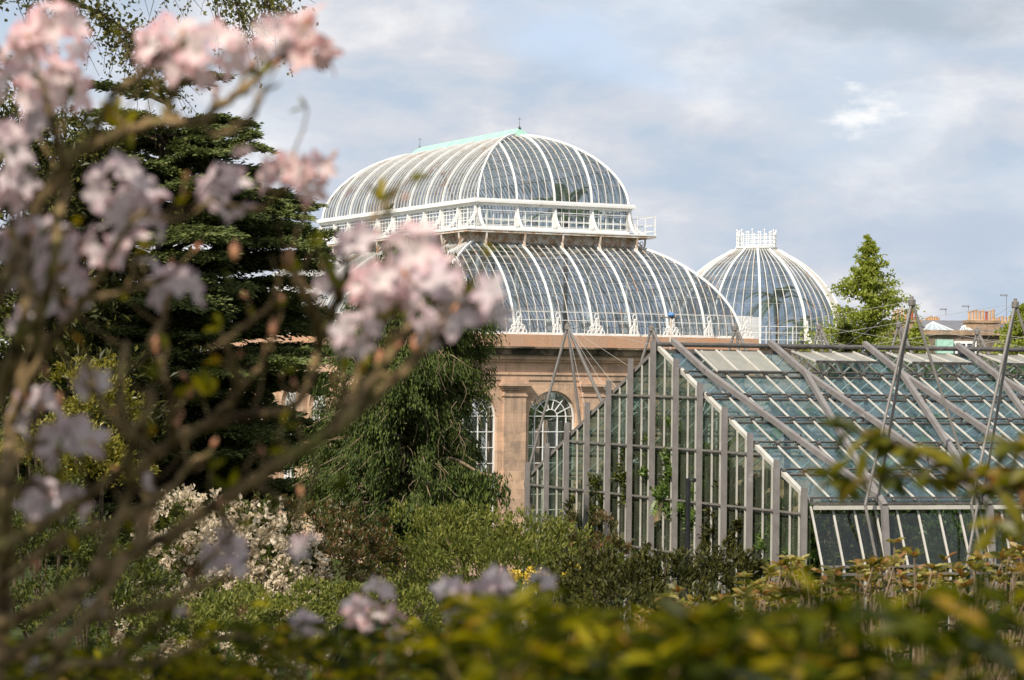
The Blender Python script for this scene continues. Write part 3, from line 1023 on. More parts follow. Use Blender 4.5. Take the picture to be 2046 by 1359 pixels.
for z in (.35, .75, 1.12):
    m.ring((0, 0, ZB + z), (1, 0, 0), (0, 1, 0), rr_[0] + .7, .018, 48, 4)
for k in range(24):
    a = 2 * math.pi * k / 24
    m.tube([((rr_[0] + .7) * math.cos(a), (rr_[0] + .7) * math.sin(a), ZB - .15), ((rr_[0] + .7) * math.cos(a), (rr_[0] + .7) * math.sin(a), ZB + 1.15)], .03, 5)
m.build('base_railing', WHITE, DH)
for k in range(1, NS, 2):
    m = MB()
    up = dome_pt(k, 1, 0.5)
    m.sweep(spline([dome_pt(k, rr_[0] + .1, ZB + 1.5), dome_pt(k, rr_[0] + .22, ZB + .7), dome_pt(k, rr_[0] + .75, ZB - .1)], 5), .13, .14, up)
    m.build('flared_strut', WHITE, DH)
palm('palm_tree', 'palm inside the dome behind the palm house', (DC[0] + 1.2, DC[1] - 1.0, 0.2), ZB + 2.6, 16, 2.6, None, .9, 'palms inside the dome')
palm('palm_tree', 'lower palm near the dome railing seen through the panes', (DC[0] + 2.6, DC[1] - 2.2, 0.2), ZB + .9, 14, 2.0, None, .9, 'palms inside the dome')

# ------------------------------------------------------------------ the modern greenhouse
A = at(1317, 697, 75)
ZRG, ZEG = A[2], 6.25
TH = rad(27)
ev = v3(math.sin(TH), -math.cos(TH), 0)          # along the gable, to the near eave
gv_ = v3(math.cos(rad(15)), math.sin(rad(15)), 0)  # along the ridge
BH = 8.6
GL = 27.0
GB = v3(A[0], A[1], 1.0)
GH = thing('greenhouse', 'long modern greenhouse with grey steel masts and sloping greenish glass roof', 'greenhouse', GB)
def RP(t, u, side=1, off=0.0):
    """point on the roof: t along the ridge, u down the slope"""
    p = v3(A[0], A[1], ZRG) + gv_ * t + ev * (BH * u * side)
    p[2] = ZRG + (ZEG - ZRG) * u
    return p + NRM[side] * off
NRM = {}
for sd in (1, -1):
    sl_ = ev * BH * sd + v3(0, 0, ZEG - ZRG)
    n_ = unit(np.cross(gv_, sl_))
    NRM[sd] = n_ if n_[2] > 0 else -n_
def GPt(s, z, out=0.0):
    """point on the gable: s metres from the ridge towards the near eave"""
    p = v3(A[0], A[1], z) + ev * s
    p[2] = z
    return p - gv_ * out
US = [.19, .345, .5, .66, .83]
for sd in (1, -1):
    g = MB()
    us = [0.03] + US + [1.0]
    NT = 41
    ts = np.linspace(0, GL, NT + 1)
    for i in range(NT):
        for j in range(len(us) - 1):
            if j == 0 and sd == 1 and (i % 5) in (1, 2, 3):
                continue
            g.quad(RP(ts[i], us[j], sd), RP(ts[i + 1], us[j], sd), RP(ts[i + 1], us[j + 1], sd), RP(ts[i], us[j + 1], sd))
    g.build('roof_glass', ROOFGLASS, GH, GB)
    m = MB()
    for i in range(NT + 1):
        m.bar(RP(ts[i], .02, sd, .05), RP(ts[i], 1.0, sd, .05), .042 if i else .11, .05 if i else .10, NRM[sd])
    m.build('roof_bars', ALU, GH, GB)
    for u in US:
        m = MB()
        m.bar(RP(-.05, u - .006, sd, .12), RP(GL, u - .006, sd, .12), .05, .05, NRM[sd])
        m.bar(RP(-.05, u + .012, sd, .02), RP(GL, u + .012, sd, .02), .06, .06, NRM[sd])
        for t in ts:
            m.bar(RP(t, u + .004, sd, .06), RP(t + .0, u + .004, sd, .16), .08, .12, gv_)
        m.build('purlin', DARKMETAL, GH, GB)
    m = MB()
    m.bar(RP(-.05, 1.0, sd, .14), RP(GL, 1.0, sd, .14), .06, .06, (0, 0, 1))
    m.bar(RP(-.05, 1.012, sd, .02), RP(GL, 1.012, sd, .02), .07, .07, (0, 0, 1))
    m.build('eave_rail', DARKMETAL, GH, GB)
    m = MB()
    a, b = RP(0, 1.02, sd), RP(GL, 1.02, sd)
    m.bar(a - v3(0, 0, .06), b - v3(0, 0, .06), .12, .11)
    m.build('gutter', ALU, GH, GB)
    # side wall splayed outward
    m, g = MB(), MB()
    ZW = 4.45
    for i in range(NT + 1):
        p0 = RP(ts[i], 1.0, sd) - v3(0, 0, .12)
        p1 = p0 + ev * sd * .62
        p1[2] = ZW
        m.bar(p0, p1, .042, .06, gv_)
        p2 = p1.copy()
        p2[2] = 1.0
        m.bar(p1, p2, .06, .07, gv_)
        if i < NT:
            q0 = RP(ts[i + 1], 1.0, sd) - v3(0, 0, .12)
            q1 = q0 + ev * sd * .62
            q1[2] = ZW
            q2 = q1.copy()
            q2[2] = 1.0
            nn = ev * sd * -.03
            g.quad(p0 + nn, q0 + nn, q1 + nn, p1 + nn)
            g.quad(p1 + nn, q1 + nn, q2 + nn, p2 + nn)
    m.build('side_bars', ALU, GH, GB)
    g.build('side_glass', SIDEGLASS, GH, GB)
    m = MB()
    for dz in (0, -.22):
        pa = RP(0, 1, sd) + ev * sd * .66
        pb_ = RP(GL, 1, sd) + ev * sd * .66
        pa[2] = pb_[2] = ZW + dz
        m.bar(pa, pb_, .08, .07)
    m.build('sill_rail', TUBE, GH, GB)
m = MB()
m.tube([RP(-.1, 0, 1) + v3(0, 0, .14), RP(GL, 0, 1) + v3(0, 0, .14)], .075, 8)
m.bar(RP(0, 0, 1) + v3(0, 0, -.08), RP(GL, 0, 1) + v3(0, 0, -.08), .25, .12)
m.build('ridge_tube', DARKMETAL, GH, GB)
# gable end
for side, i0 in ((1, 0), (-1, 1)):
    for i in range(i0, 7):
        s_ = side * BH * i / 6
        zt = ZRG + (ZEG - ZRG) * i / 6 + (.42 if i else .26)
        m = MB()
        m.bar(GPt(s_, 1.0, .2), GPt(s_, zt, .2), .17, .14, gv_)
        m.build('post', STEEL, GH, GB)
m = MB()
nb = 36
for i in range(-18, 19):
    if i % 3 == 0:
        continue
    s_ = BH * i / 18
    zt = ZRG + (ZEG - ZRG) * abs(i) / 18 - .03
    m.bar(GPt(s_, 1.0, .06), GPt(s_, zt, .06), .042, .05, gv_)
m.build('gable_bars', ALU, GH, GB)
for z in (9.15, 7.53, 5.91, 4.27, 2.6):
    m = MB()
    smax = BH * min(1.0, (ZRG - z) / (ZRG - ZEG))
    m.bar(GPt(-smax, z, .12), GPt(smax, z, .12), .05, .055)
    m.bar(GPt(-smax, z - .09, .03), GPt(smax, z - .09, .03), .05, .05)
    m.build('gable_rail', TUBE, GH, GB)
for sd in (1, -1):
    m = MB()
    m.bar(RP(-.02, .0, sd, .03), RP(-.02, 1.0, sd, .03), .10, .13, NRM[sd])
    m.build('verge', ALU if sd == 1 else TUBE, GH, GB)
g = MB()
zs_ = [1.0, 4.27, 5.91, ZEG]
g.quad(GPt(-BH, 1.0), GPt(BH, 1.0), GPt(BH, ZEG), GPt(-BH, ZEG))
g.poly([GPt(-BH, ZEG), GPt(BH, ZEG), GPt(0, ZRG)])
g.build('gable_glass', NEWGLASS, GH, GB)
# roof vents
for k in range(8):
    t0, t1 = .4 + 3.3 * k + .62, .4 + 3.3 * k + 2.75
    lift = 0.0 if k == 0 else .40
    a, b = RP(t0, .035, 1, .12), RP(t1, .035, 1, .12)
    c, d = RP(t1, .195, 1, .14), RP(t0, .195, 1, .14)
    if lift:
        mv = NRM[1] * lift - unit(ev) * .12
        c, d = c + mv, d + mv
    m = MB()
    nv = unit(np.cross(b - a, d - a))
    nv = nv if nv[2] > 0 else -nv
    for f in (0, 1 / 3, 2 / 3, 1):
        m.bar(a + (b - a) * f + nv * .03, d + (c - d) * f + nv * .03, .05, .05, nv)
    fr = m.build('roof_vent', ALU, GH, GB)
    m = MB()
    m.bar(d + nv * .03, c + nv * .03, .07, .08, nv)
    m.build('vent_edge', DARKMETAL, fr, GB)
    g = MB()
    g.quad(a, b, c, d)
    g.build('vent_glass', VENTGLASS, fr, GB)
    if lift:
        m = MB()
        for f in (.2, .8):
            m.bar(d + (c - d) * f, RP(t0 + (t1 - t0) * f, .19, 1, .05), .03, .03)
        for f0, f1 in ((0, 1 / 3), (1 / 3, 2 / 3), (2 / 3, 1)):
            m.bar(a + (b - a) * f0 - nv * .05, RP(t0 + (t1 - t0) * (f0 + f1) / 2, .19, 1, .0), .035, .035)
            m.bar(a + (b - a) * f1 - nv * .05, RP(t0 + (t1 - t0) * (f0 + f1) / 2, .19, 1, .0), .035, .035)
        m.build('vent_stay', TUBE, fr, GB)
# forked roof beams
def beam(pts, w=.14, h=.17, up=None):
    m = MB()
    for p, q in zip(pts, pts[1:]):
        m.bar(p, q, w, h, NRM[1] if up is None else up)
    return m.build('roof_beam', STEEL, GH, GB)
NODE = [.4 + 3.3 * k for k in range(9)]
HALF = 1.65
for k, t in enumerate(NODE[:8]):
    fk = RP(t, .235, 1, .38)
    beam([RP(t, .0, 1, .30), fk])
    beam([fk, RP(t + HALF, 1.0, 1, .18)])
    if k:
        beam([fk + v3(0, 0, .004), RP(t - HALF, 1.0, 1, .184)])
    m = MB()
    for u, d in ((.5, HALF * .36), (.66, HALF * .57)):
        p = RP(t + d, u, 1, .3)
        m.bar(p, RP(t + d, u, 1, .02), .05, .05, gv_)
        m.bar(p + NRM[1] * .12, p + NRM[1] * -.1 + gv_ * .2, .04, .04, gv_)
    m.build('beam_clamp', DARKMETAL, GH, GB)
# eave legs
for k, t in enumerate(NODE[:8]):
    e0 = RP(t + HALF, 1.0, 1, .18)
    p = e0 + ev * .3
    q = e0 + ev * .78
    q[2] = 1.0
    beam([e0, p - v3(0, 0, .25), q], .17, .17, gv_)
# masts
def mast(apex, feet, lower, cab):
    t = bpy.data.objects.new('mast', None)
    t.empty_display_size = .2
    C.objects.link(t)
    t.parent = GH
    t.location = Vector([float(x) for x in apex - GB])
    for f, r in feet:
        m = MB()
        m.tube([apex, f], r, 8)
        m.build('leg', TUBE, t, apex)
    for p, q in lower:
        m = MB()
        m.tube([p, q], .044, 8)
        m.build('strut', TUBE, t, apex)
    for p in cab:
        m = MB()
        m.tube([apex, p], .0055, 4)
        m.build('cable', CABLE, t, apex)
    m = MB()
    m.lathe(apex - v3(0, 0, .16), [(.07, 0), (.11, .05), (.11, .2), (.05, .24), (.05, .3)], 8)
    m.build('mast_head', TUBE, t, apex)
OUT = 0.55
for k in range(-1, 7):
    t = NODE[0] + 3.3 * k + 3.3 if False else 3.3 * (k + 1) + .15
    ap = at(1822, 602, 68.3) + gv_ * (3.3 * k)
    e_l, e_r = RP(NODE[0] + HALF + 3.3 * k, 1.0, 1, .18), RP(NODE[0] + HALF + 3.3 * (k + 1), 1.0, 1, .18)
    fl = e_l + ev * OUT - gv_ * .75
    frt = e_r + ev * OUT - gv_ * .55
    fl[2] = frt[2] = ZEG - .05
    g1 = fl + gv_ * .45 + ev * .4
    g1[2] = 3.2
    g2 = frt - gv_ * .8 + ev * .4
    g2[2] = 3.4
    g3 = frt + gv_ * .55 + ev * .4
    g3[2] = 3.2
    if k == -1:
        feet = [(frt, .055), (e_r, .05)]
        low = []
        continue
    mast(ap, [(fl, .044), (e_l + gv_ * .0, .044), (frt, .044)], [(fl, g1), (frt, g2)],
         [RP(NODE[k + 1], .235, 1, .38) if k + 1 < 9 else RP(GL, .2, 1, .3), RP(NODE[max(k, 0)], .0, 1, .2), RP(NODE[k + 1] - HALF * .36, .5, 1, .3)])
FAR = [(1134, 652), (1302, 655), (1470, 654), (1637, 652), (1796, 648), (1953, 662), (2108, 668)]
for i, (px, py) in enumerate(FAR):
    Yd = 84.0 + i * .75
    ap = at(px, py, Yd)
    base = ap + v3(0, 0, 0)
    fl = ap - gv_ * 1.35 - ev * .6
    fr2 = ap + gv_ * 1.0 + ev * 1.2
    fm = ap + gv_ * .45 + ev * .3
    fl[2], fr2[2], fm[2] = 5.95, 8.2, 7.4
    if i == 0:
        fl = at(1049, 966, Yd - .2)
    low = []
    if i == 0:
        g1 = fl + gv_ * .35
        g1[2] = 3.5
        low = [(fl, g1), (fl, RP(.5, .9, -1))]
        cabs = [GPt(-BH * 1 / 6, ZRG - .6, .2), GPt(-BH * 2 / 6, ZRG - 1.5, .2), GPt(-BH * 3 / 6, ZRG - 2.3, .2), RP(.4, 0), RP(1.6, .5, -1)]
    else:
        t_ = np.dot(ap - A, gv_)
        cabs = [RP(min(max(t_ + 1.9, 0), GL), .0)]
    mast(ap, [(fl, .05), (fm, .05), (fr2, .065)], low, cabs)

# plants inside the greenhouse
GP = 'plants inside the greenhouse'
def fern(pos, h, n, ln, label, mat=None):
    palm('fern_tree', label, pos, h, n, ln, mat, .85, GP)
def inside(t, s, z=1.0):
    p = v3(A[0], A[1], z) + gv_ * t + ev * s
    p[2] = z
    return p

def blob_bush(name, label, cat, lobes, n, ln, wd, mat, parent_pos=None, group=None, up=.5, fl=None, stems=5, inner=.45, stemmat=None, jitter=.35):
    """a bush: leaf clumps spread through several lobes. lobes: (centre, rx, ry, rz)"""
    c0 = np.mean([np.asarray(l[0], float) for l in lobes], axis=0)
    base = v3(c0[0], c0[1], ground_z(c0[0], c0[1])) if parent_pos is None else v3(*parent_pos)
    t = thing(name, label, cat, base, 0, group)
    F = Foliage()
    tot = sum(l[1] * l[3] for l in lobes)
    for c, rx, ry, rz in lobes:
        k = int(n * rx * rz / tot)
        nc = max(6, k // 45)                       # clumps
        d = rdir(nc)
        d[:, 2] = np.abs(d[:, 2]) * .9 + d[:, 2] * .1
        d = unit(d)
        bump = 1 + .16 * np.sin(d[:, 0] * 7 + c[0]) * np.cos(d[:, 1] * 6 + c[1]) + .1 * np.sin(d[:, 2] * 11 + c[2])
        rr = (1 - rng.random(nc) ** 2 * inner) * bump
        cc = np.asarray(c, float) + d * rr[:, None] * v3(rx, ry, rz)
        idx = rng.integers(0, nc, k)
        cs = jitter * min(rx, rz) * .55
        off = rng.normal(size=(k, 3)) * cs * .5
        p = cc[idx] + off
        dd = unit(d[idx] * .8 + rdir(k) * .9 + v3(0, 0, up))
        nn = unit(d[idx] * .6 + v3(0, 0, .7) + rdir(k) * .7)
        F.add(small_leaves(p, dd, nn, ln * rng.uniform(.6, 1.3, k), wd * rng.uniform(.7, 1.3, k)))
    F.build('leaves', mat, t, base)
    m = MB()
    for _ in range(stems):
        c, rx, ry, rz = lobes[rng.integers(len(lobes))]
        tip = np.asarray(c) + rdir(1)[0] * v3(rx, ry, rz) * .8
        m.tube(spline([base + v3(rng.normal() * .2, rng.normal() * .2, -.2), (base + tip) / 2 + rng.normal(size=3) * .15, tip], 4), [.05] * 4 + [.035] * 4 + [.015], 6)
    m.build('stem_sprays', stemmat or BARK, t, base)
    if fl:
        fmat, fn, fs, zone = fl
        G = Foliage()
        cl, nd = [], []
        wts = np.array([l[1] * l[3] for l in lobes]); wts = wts / wts.sum()
        for _ in range(fn):
            c, rx, ry, rz = lobes[rng.choice(len(lobes), p=wts)]
            d = rdir(1)[0]
            d[1] = -abs(d[1]) * 1.2
            d[2] = abs(d[2]) if zone == 'top' else d[2]
            d = unit(d)
            cl.append(np.asarray(c) + d * v3(rx, ry, rz) * rng.uniform(.92, 1.12))
            nd.append(d)
        cl, nd = np.array(cl), np.array(nd)
        rep = 16
        p = np.repeat(cl, rep, 0) + rng.normal(size=(fn * rep, 3)) * fs * .38
        dd = unit(np.repeat(nd, rep, 0) + rdir(fn * rep) * 1.1)
        G.add(small_leaves(p, dd, rdir(fn * rep), fs * .7, fs * .55))
        G.build('blossoms', fmat, t, base)
    return t

def px_lobe(px, py, Y, hw, hh_, dep=1.0):
    s = Y / FPX
    return (at(px, py, Y), hw * s, hw * s * dep, hh_ * s)

for i, (t, s, h, n, ln, lab) in enumerate((
        (1.4, -1.2, 5.3, 18, 2.3, 'tree fern behind the tallest gable panes'), (1.2, 1.8, 3.6, 16, 2.0, 'fern behind the gable panes beside the black post'),
        (1.6, -4.4, 3.2, 16, 2.0, 'fern behind the panes of the far gable half'), (2.6, 4.6, 2.2, 18, 1.9, 'fern with bright fronds behind the low gable panes'),
        (3.2, 2.0, 7.2, 18, 2.4, 'tall fern with yellow green fronds close under the roof glass'), (5.2, 3.4, 5.6, 16, 2.3, 'tree fern under the roof between the first two masts'),
        (8.0, 1.8, 6.6, 16, 2.4, 'tree fern under the roof behind the second mast'), (6.2, 6.6, 2.0, 18, 1.8, 'low fern behind the side wall panes beside the leaning strut'),
        (9.2, 6.4, 2.2, 18, 1.9, 'low fern behind the side panes by the second mast'), (11.5, 4.0, 4.8, 16, 2.2, 'tree fern under the roof glass near the edge of the view'),
        (3.6, 6.8, 1.6, 16, 1.6, 'low fern behind the first side wall panes'))):
    fern(inside(t, s), h, n, ln, lab)
blob_bush('glasshouse_shrub', 'climbing green shrub behind the gable glass beside the ridge post', 'shrub', [(inside(.9, -.2, 3.6), .8, .5, 2.6), (inside(1.0, -2.2, 6.2), .7, .5, 1.6)], 2600, .22, .12, FERN, inside(.9, -.6), GP)
blob_bush('glasshouse_shrub', 'reddish brown shrub behind the gable glass', 'shrub', [(inside(.9, 4.4, 5.4), .55, .5, 1.7), (inside(.9, -3.6, 5.0), .5, .5, 1.2)], 1600, .22, .10, REDLEAF, inside(.9, 3.5), GP)
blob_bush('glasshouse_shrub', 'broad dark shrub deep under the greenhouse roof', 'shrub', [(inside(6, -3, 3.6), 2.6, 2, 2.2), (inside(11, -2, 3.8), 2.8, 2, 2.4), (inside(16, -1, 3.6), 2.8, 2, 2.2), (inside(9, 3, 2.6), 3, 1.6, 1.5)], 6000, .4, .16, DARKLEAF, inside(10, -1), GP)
blob_bush('glasshouse_shrub', 'bushy green shrub low behind the gable glass', 'shrub', [(inside(1.5, -5, 2.6), 1.8, .8, 1.5), (inside(1.5, 0.5, 2.4), 2.2, .8, 1.7), (inside(1.6, 5.6, 2.2), 1.8, .8, 1.3)], 4500, .26, .12, MIDLEAF, inside(1.5, 0), GP)

for lab, lob, n_, ln_, mt in (
        ('leafy plant pressed against the far half of the gable glass', [((.55, -5.6, 4.2), .9, .4, 1.9), ((.55, -3.6, 4.8), .9, .4, 2.4), ((.6, -2.0, 5.6), .8, .4, 2.6)], 8000, .2, MIDLEAF),
        ('leafy plant pressed against the tall middle gable panes', [((.55, .9, 5.4), .9, .4, 2.9), ((.55, -.6, 6.6), .6, .4, 2.0), ((.55, 2.2, 5.0), .8, .4, 2.3)], 8000, .22, FERN),
        ('dark plant behind the gable panes beside the black post', [((.6, 3.4, 4.6), .8, .4, 2.6), ((.6, 4.8, 4.4), .8, .4, 2.3)], 6000, .2, DARKLEAF),
        ('green plant behind the low gable panes at the corner', [((.6, 6.2, 4.0), .8, .4, 2.1), ((.7, 7.4, 3.8), .6, .4, 2.0)], 5000, .18, FERN),
        ('green plant against the first side wall panes', [((2.2, 7.5, 3.9), 1.7, .4, 2.1)], 4200, .22, MIDLEAF),
        ('fresh green plant against the side wall below the first mast', [((5.4, 7.5, 3.9), 1.6, .4, 2.1)], 4200, .22, FERN),
        ('green plant against the side wall below the second mast', [((8.8, 7.5, 3.9), 1.7, .4, 2.1), ((12, 7.5, 3.9), 1.6, .4, 2.0)], 7000, .22, MIDLEAF)):
    blob_bush('glasshouse_shrub', lab, 'shrub', [(inside(a, b, c), d_, e_, f_) for (a, b, c), d_, e_, f_ in lob], n_, ln_, ln_ * .42, mt, inside(lob[0][0][0], lob[0][0][1]), GP, .3, None, 4, .7)

# black lamp post by the gable
p = at(1373, 1140, 66)
LB = thing('lamp_post', 'slim black post with small lamp head standing before the greenhouse gable', 'post', (p[0], p[1], 1.0))
ztop = at(1373, 956, 66)[2]
m = MB()
m.tube([p * v3(1, 1, 0) + v3(0, 0, 1.0), p * v3(1, 1, 0) + v3(0, 0, ztop)], .075, 10)
m.build('pole', BLACK, LB, (p[0], p[1], 1.0))
m = MB()
m.tube([(p[0], p[1], ztop - .05), (p[0] + .14, p[1] - .05, ztop - .05)], .03, 6)
m.lathe((p[0] + .16, p[1] - .05, ztop - .11), [(.02, 0), (.06, .03), (.06, .1), (.02, .13)], 8)
m.build('lamp_head', BLACK, LB, (p[0], p[1], 1.0))
# little weather pole
p = at(1340, 700, 78.5)
WP = thing('weather_pole', 'thin brown pole with crossbar and blue cap beside the greenhouse ridge', 'weather pole', p - v3(0, 0, 1.0))
m = MB()
m.tube([p - v3(0, 0, 1.0), at(1340, 636, 78.5)], .035, 6)
m.build('pole', RUSTY, WP, p - v3(0, 0, 1.0))
m = MB()
m.bar(at(1321, 634, 78.5), at(1351, 635, 78.5), .05, .05)
for x in (1322, 1350):
    m.lathe(at(x, 634, 78.5), [(.03, -.03), (.06, 0), (.03, .08)], 8)
m.build('crossbar', TUBE, WP, p - v3(0, 0, 1.0))
m = MB()
m.lathe(at(1341, 633, 78.5), [(.09, 0), (.13, .05), (.1, .12), (.03, .15)], 10)
m.build('cap', BLUE, WP, p - v3(0, 0, 1.0))
# pigeon on the lantern cornice
p = at(778, 415.5, 123.2)
m = MB()
m.tube(spline([p + v3(-.2, 0, -.05), p + v3(-.08, 0, 0), p + v3(.06, 0, .06), p + v3(.12, 0, .15), p + v3(.17, 0, .19), p + v3(.24, 0, .18)], 4), [.02] + [.05] * 3 + [.085] * 4 + [.09] * 4 + [.055] * 4 + [.045] * 4 + [.01], 8)
tag(m.build('pigeon', BLACK, None), 'dark pigeon perched on the white cornice of the upper roof', 'bird')

# ------------------------------------------------------------------ houses on the skyline
HY = 195.0
hs_ = HY / FPX
def hp(px, py, dy=0):
    return at(px, py, HY + dy)
hb = hp(1930, 735)
HO = thing('stone_house', 'dark stone terraced house with chimney pots beyond the greenhouse', 'house', (hb[0], hb[1], 0))
HOo = (hb[0], hb[1], 0)
def hbox(mb, x0, x1, y0, y1, d0, d1):
    a, b = hp(x0, y1), hp(x1, y0)
    mb.box(a[0], b[0], HY + d0, HY + d1, a[2], b[2])
m = MB(); a = hp(1790, 668); b = hp(2080, 735)
m.box(a[0], b[0], HY, HY + 12, 0, a[2]); m.build('wall', HOUSESTONE, HO, HOo)
m = MB(); hbox(m, 1786, 2084, 662, 668, -.3, 12.2); m.build('cornice', CHIMSTONE, HO, HOo)
m = MB()
a, b = hp(1788, 660), hp(2082, 660)
z0, z1 = a[2], a[2] + 1.0
m.quad((a[0], HY + .5, z0), (b[0], HY + .5, z0), (b[0], HY + 6, z1), (a[0], HY + 6, z1))
m.quad((b[0], HY + 12, z0), (a[0], HY + 12, z0), (a[0], HY + 6, z1), (b[0], HY + 6, z1))
m.poly([(a[0], HY + .5, z0), (a[0], HY + 6, z1), (a[0], HY + 12, z0)])
m.poly([(b[0], HY + .5, z0), (b[0], HY + 12, z0), (b[0], HY + 6, z1)])
m.build('roof', SLATE, HO, HOo)
for x0, x1, y0, y1, d, pots, py in ((1795, 1847, 638, 664, 1.5, ((1796, POT), (1803, POT), (1811, POT), (1818, POT), (1832, REDPOT), (1839, REDPOT)), 617),
                                (1879, 1917, 638, 660, 7, ((1884, POT), (1889, POT), (1894, POT), (1899, POT), (1904, POT), (1909, POT)), 629),
                                (1939, 2006, 640, 664, 1.5, ((1947, POT), (1954, POT), (1961, POT), (1968, POT), (1975, POT), (1982, REDPOT), (1989, POT), (1996, POT)), 619),
                                (2010, 2070, 644, 664, 4, ((2008 + 5, POT), (2020, POT), (2027, POT), (2034, POT), (2041, POT)), 631)):
    m = MB()
    hbox(m, x0, x1, y0 + 4, y1, d, d + 1.6)
    hbox(m, x0 - 1.5, x1 + 1.5, y0, y0 + 4, d - .12, d + 1.72)
    ch = m.build('chimney', CHIMSTONE, HO, HOo)
    for j, (px, pm) in enumerate(pots):
        c = hp(px, y0)
        hgt = (y0 - py + (j * 37 % 5) - 2) * hs_
        m = MB()
        m.lathe((c[0], HY + d + .8, c[2]), [(.14, 0), (.115, hgt * .15), (.105, hgt * .85), (.13, hgt * .88), (.13, hgt), (.09, hgt)], 10)
        m.build('chimney_pot', pm, ch, HOo)
for x0, xc, x1, y0, y1 in ((1848, 1874, 1910, 642, 660), (1920, 1938, 1948, 649, 661)):
    m = MB()
    a, b, c = hp(x0, y1), hp(x1, y1), hp(xc, y0)
    A4 = [(a[0], HY + .6, a[2]), (b[0], HY + .6, a[2]), (b[0], HY + 4, a[2]), (a[0], HY + 4, a[2])]
    top = (c[0], HY + 2.3, c[2])
    for i in range(4):
        m.poly([A4[i], A4[(i + 1) % 4], top])
    sk = m.build('skylight', SKYPANE, HO, HOo)
    m = MB()
    for i in range(4):
        m.bar(A4[i], top, .07, .07)
        m.bar(A4[i], A4[(i + 1) % 4], .1, .1)
    for f in (.25, .5, .75):
        m.bar(np.array(A4[0]) * (1 - f) + np.array(A4[1]) * f, top, .05, .05)
    m.build('frame', WHITE, sk, HOo)
m = MB(); hbox(m, 1868, 1901, 679, 712, -.9, .2); m.build('copper_dormer', COPPER, HO, HOo)
m = MB(); hbox(m, 1904, 1949, 682, 712, -.5, .2)
w_ = m.build('window', WHITE, HO, HOo)
m = MB()
for x0 in (1911, 1930):
    hbox(m, x0, x0 + 15, 687, 710, -.55, -.503)
m.build('pane', DARKPANE, w_, HOo)
for px, y0, y1, d in ((1935, 612, 645, 5), (2011, 590, 641, 2.3), (1890, 618, 630, 7.8)):
    m = MB()
    a, b = at(px, y1, HY + d), at(px, y0, HY + d)
    m.tube([a, b], .025, 5)
    m.bar(b - v3(.55, 0, .02), b + v3(.1, 0, 0), .03, .03)
    for f in np.linspace(-.5, .05, 7):
        m.bar(b + v3(f, -.12, 0), b + v3(f, .12, 0), .03, .03)
        m.bar(b + v3(f, 0, -.1), b + v3(f, 0, .1), .025, .025, (1, 0, 0))
    m.build('aerial', TUBE, HO, HOo)

# ------------------------------------------------------------------ trees
def cone_tree(name, label, px, Y, ytop, ybot, hw, n, ln, wd, mat, group=None, kind='fan'):
    base = at(px, ybot, Y)
    gz = ground_z(base[0], base[1])
    B = v3(base[0], base[1], gz)
    t = thing(name, label, 'tree', B, 0, group)
    zt = at(px, ytop, Y)[2]
    zb = base[2]
    s = Y / FPX
    m = MB()
    m.tube([B - v3(0, 0, .3), v3(B[0], B[1], (gz + zt) / 2), v3(B[0], B[1], zt - .2)], [.28, .16, .03], 8)
    m.build('trunk', BARK, t, B)
    F = Foliage()
    m = MB()
    H = zt - zb
    lev = np.sort(rng.random(150)) ** .85
    for f in lev:
        az = rng.random() * 2 * math.pi
        R = hw * s * ((1 - f) ** 1.0 * (1.0 + .22 * math.sin(az * 3 + f * 19)) * rng.uniform(.75, 1.08) + .04)
        o = v3(math.cos(az), math.sin(az), 0)
        z0 = zb + H * f
        nseg = 7
        ss = np.linspace(0, 1, nseg)
        pts = v3(B[0], B[1], z0) + np.outer(ss * R, o) + np.outer(.28 * R * ss ** 1.5, v3(0, 0, 1))
        m.tube(pts[[0, 3, 6]], [.03, .02, .008], 4)
        k = max(6, int(n / 150 * (.35 + 1.3 * (1 - f))))
        q = rng.random(k) ** .7
        pp = v3(B[0], B[1], z0) + np.outer(q * R, o) + np.outer(.28 * R * q ** 1.5, v3(0, 0, 1)) + rng.normal(size=(k, 3)) * v3(.16, .16, .10) * (R * .55 + .1)
        F.add(small_leaves(pp, unit(o * .7 + rdir(k) + v3(0, 0, .1)), unit(v3(0, 0, 1) + rdir(k) * .8), ln * rng.uniform(.6, 1.3, k), wd))
    m.build('branches', BARK, t, B)
    F.build('crown', mat, t, B)
    return t
cone_tree('conical_tree', 'fresh green cone-shaped tree standing beside the glass dome', 1733, 126, 474, 775, 135, 14500, .23, .12, LARCH)
cone_tree('conical_tree', 'low bright green tree between the cone-shaped tree and the chimneys', 1830, 130, 652, 800, 60, 4200, .3, .14, LARCH)
cone_tree('garden_tree', 'bright green tree before the chimneys, cut by the picture edge', 2046, 130, 612, 790, 105, 7500, .32, .15, LARCH)
cone_tree('garden_tree', 'small green tree at the foot of the glass dome', 1690, 122, 650, 800, 60, 3000, .3, .14, MIDLEAF)

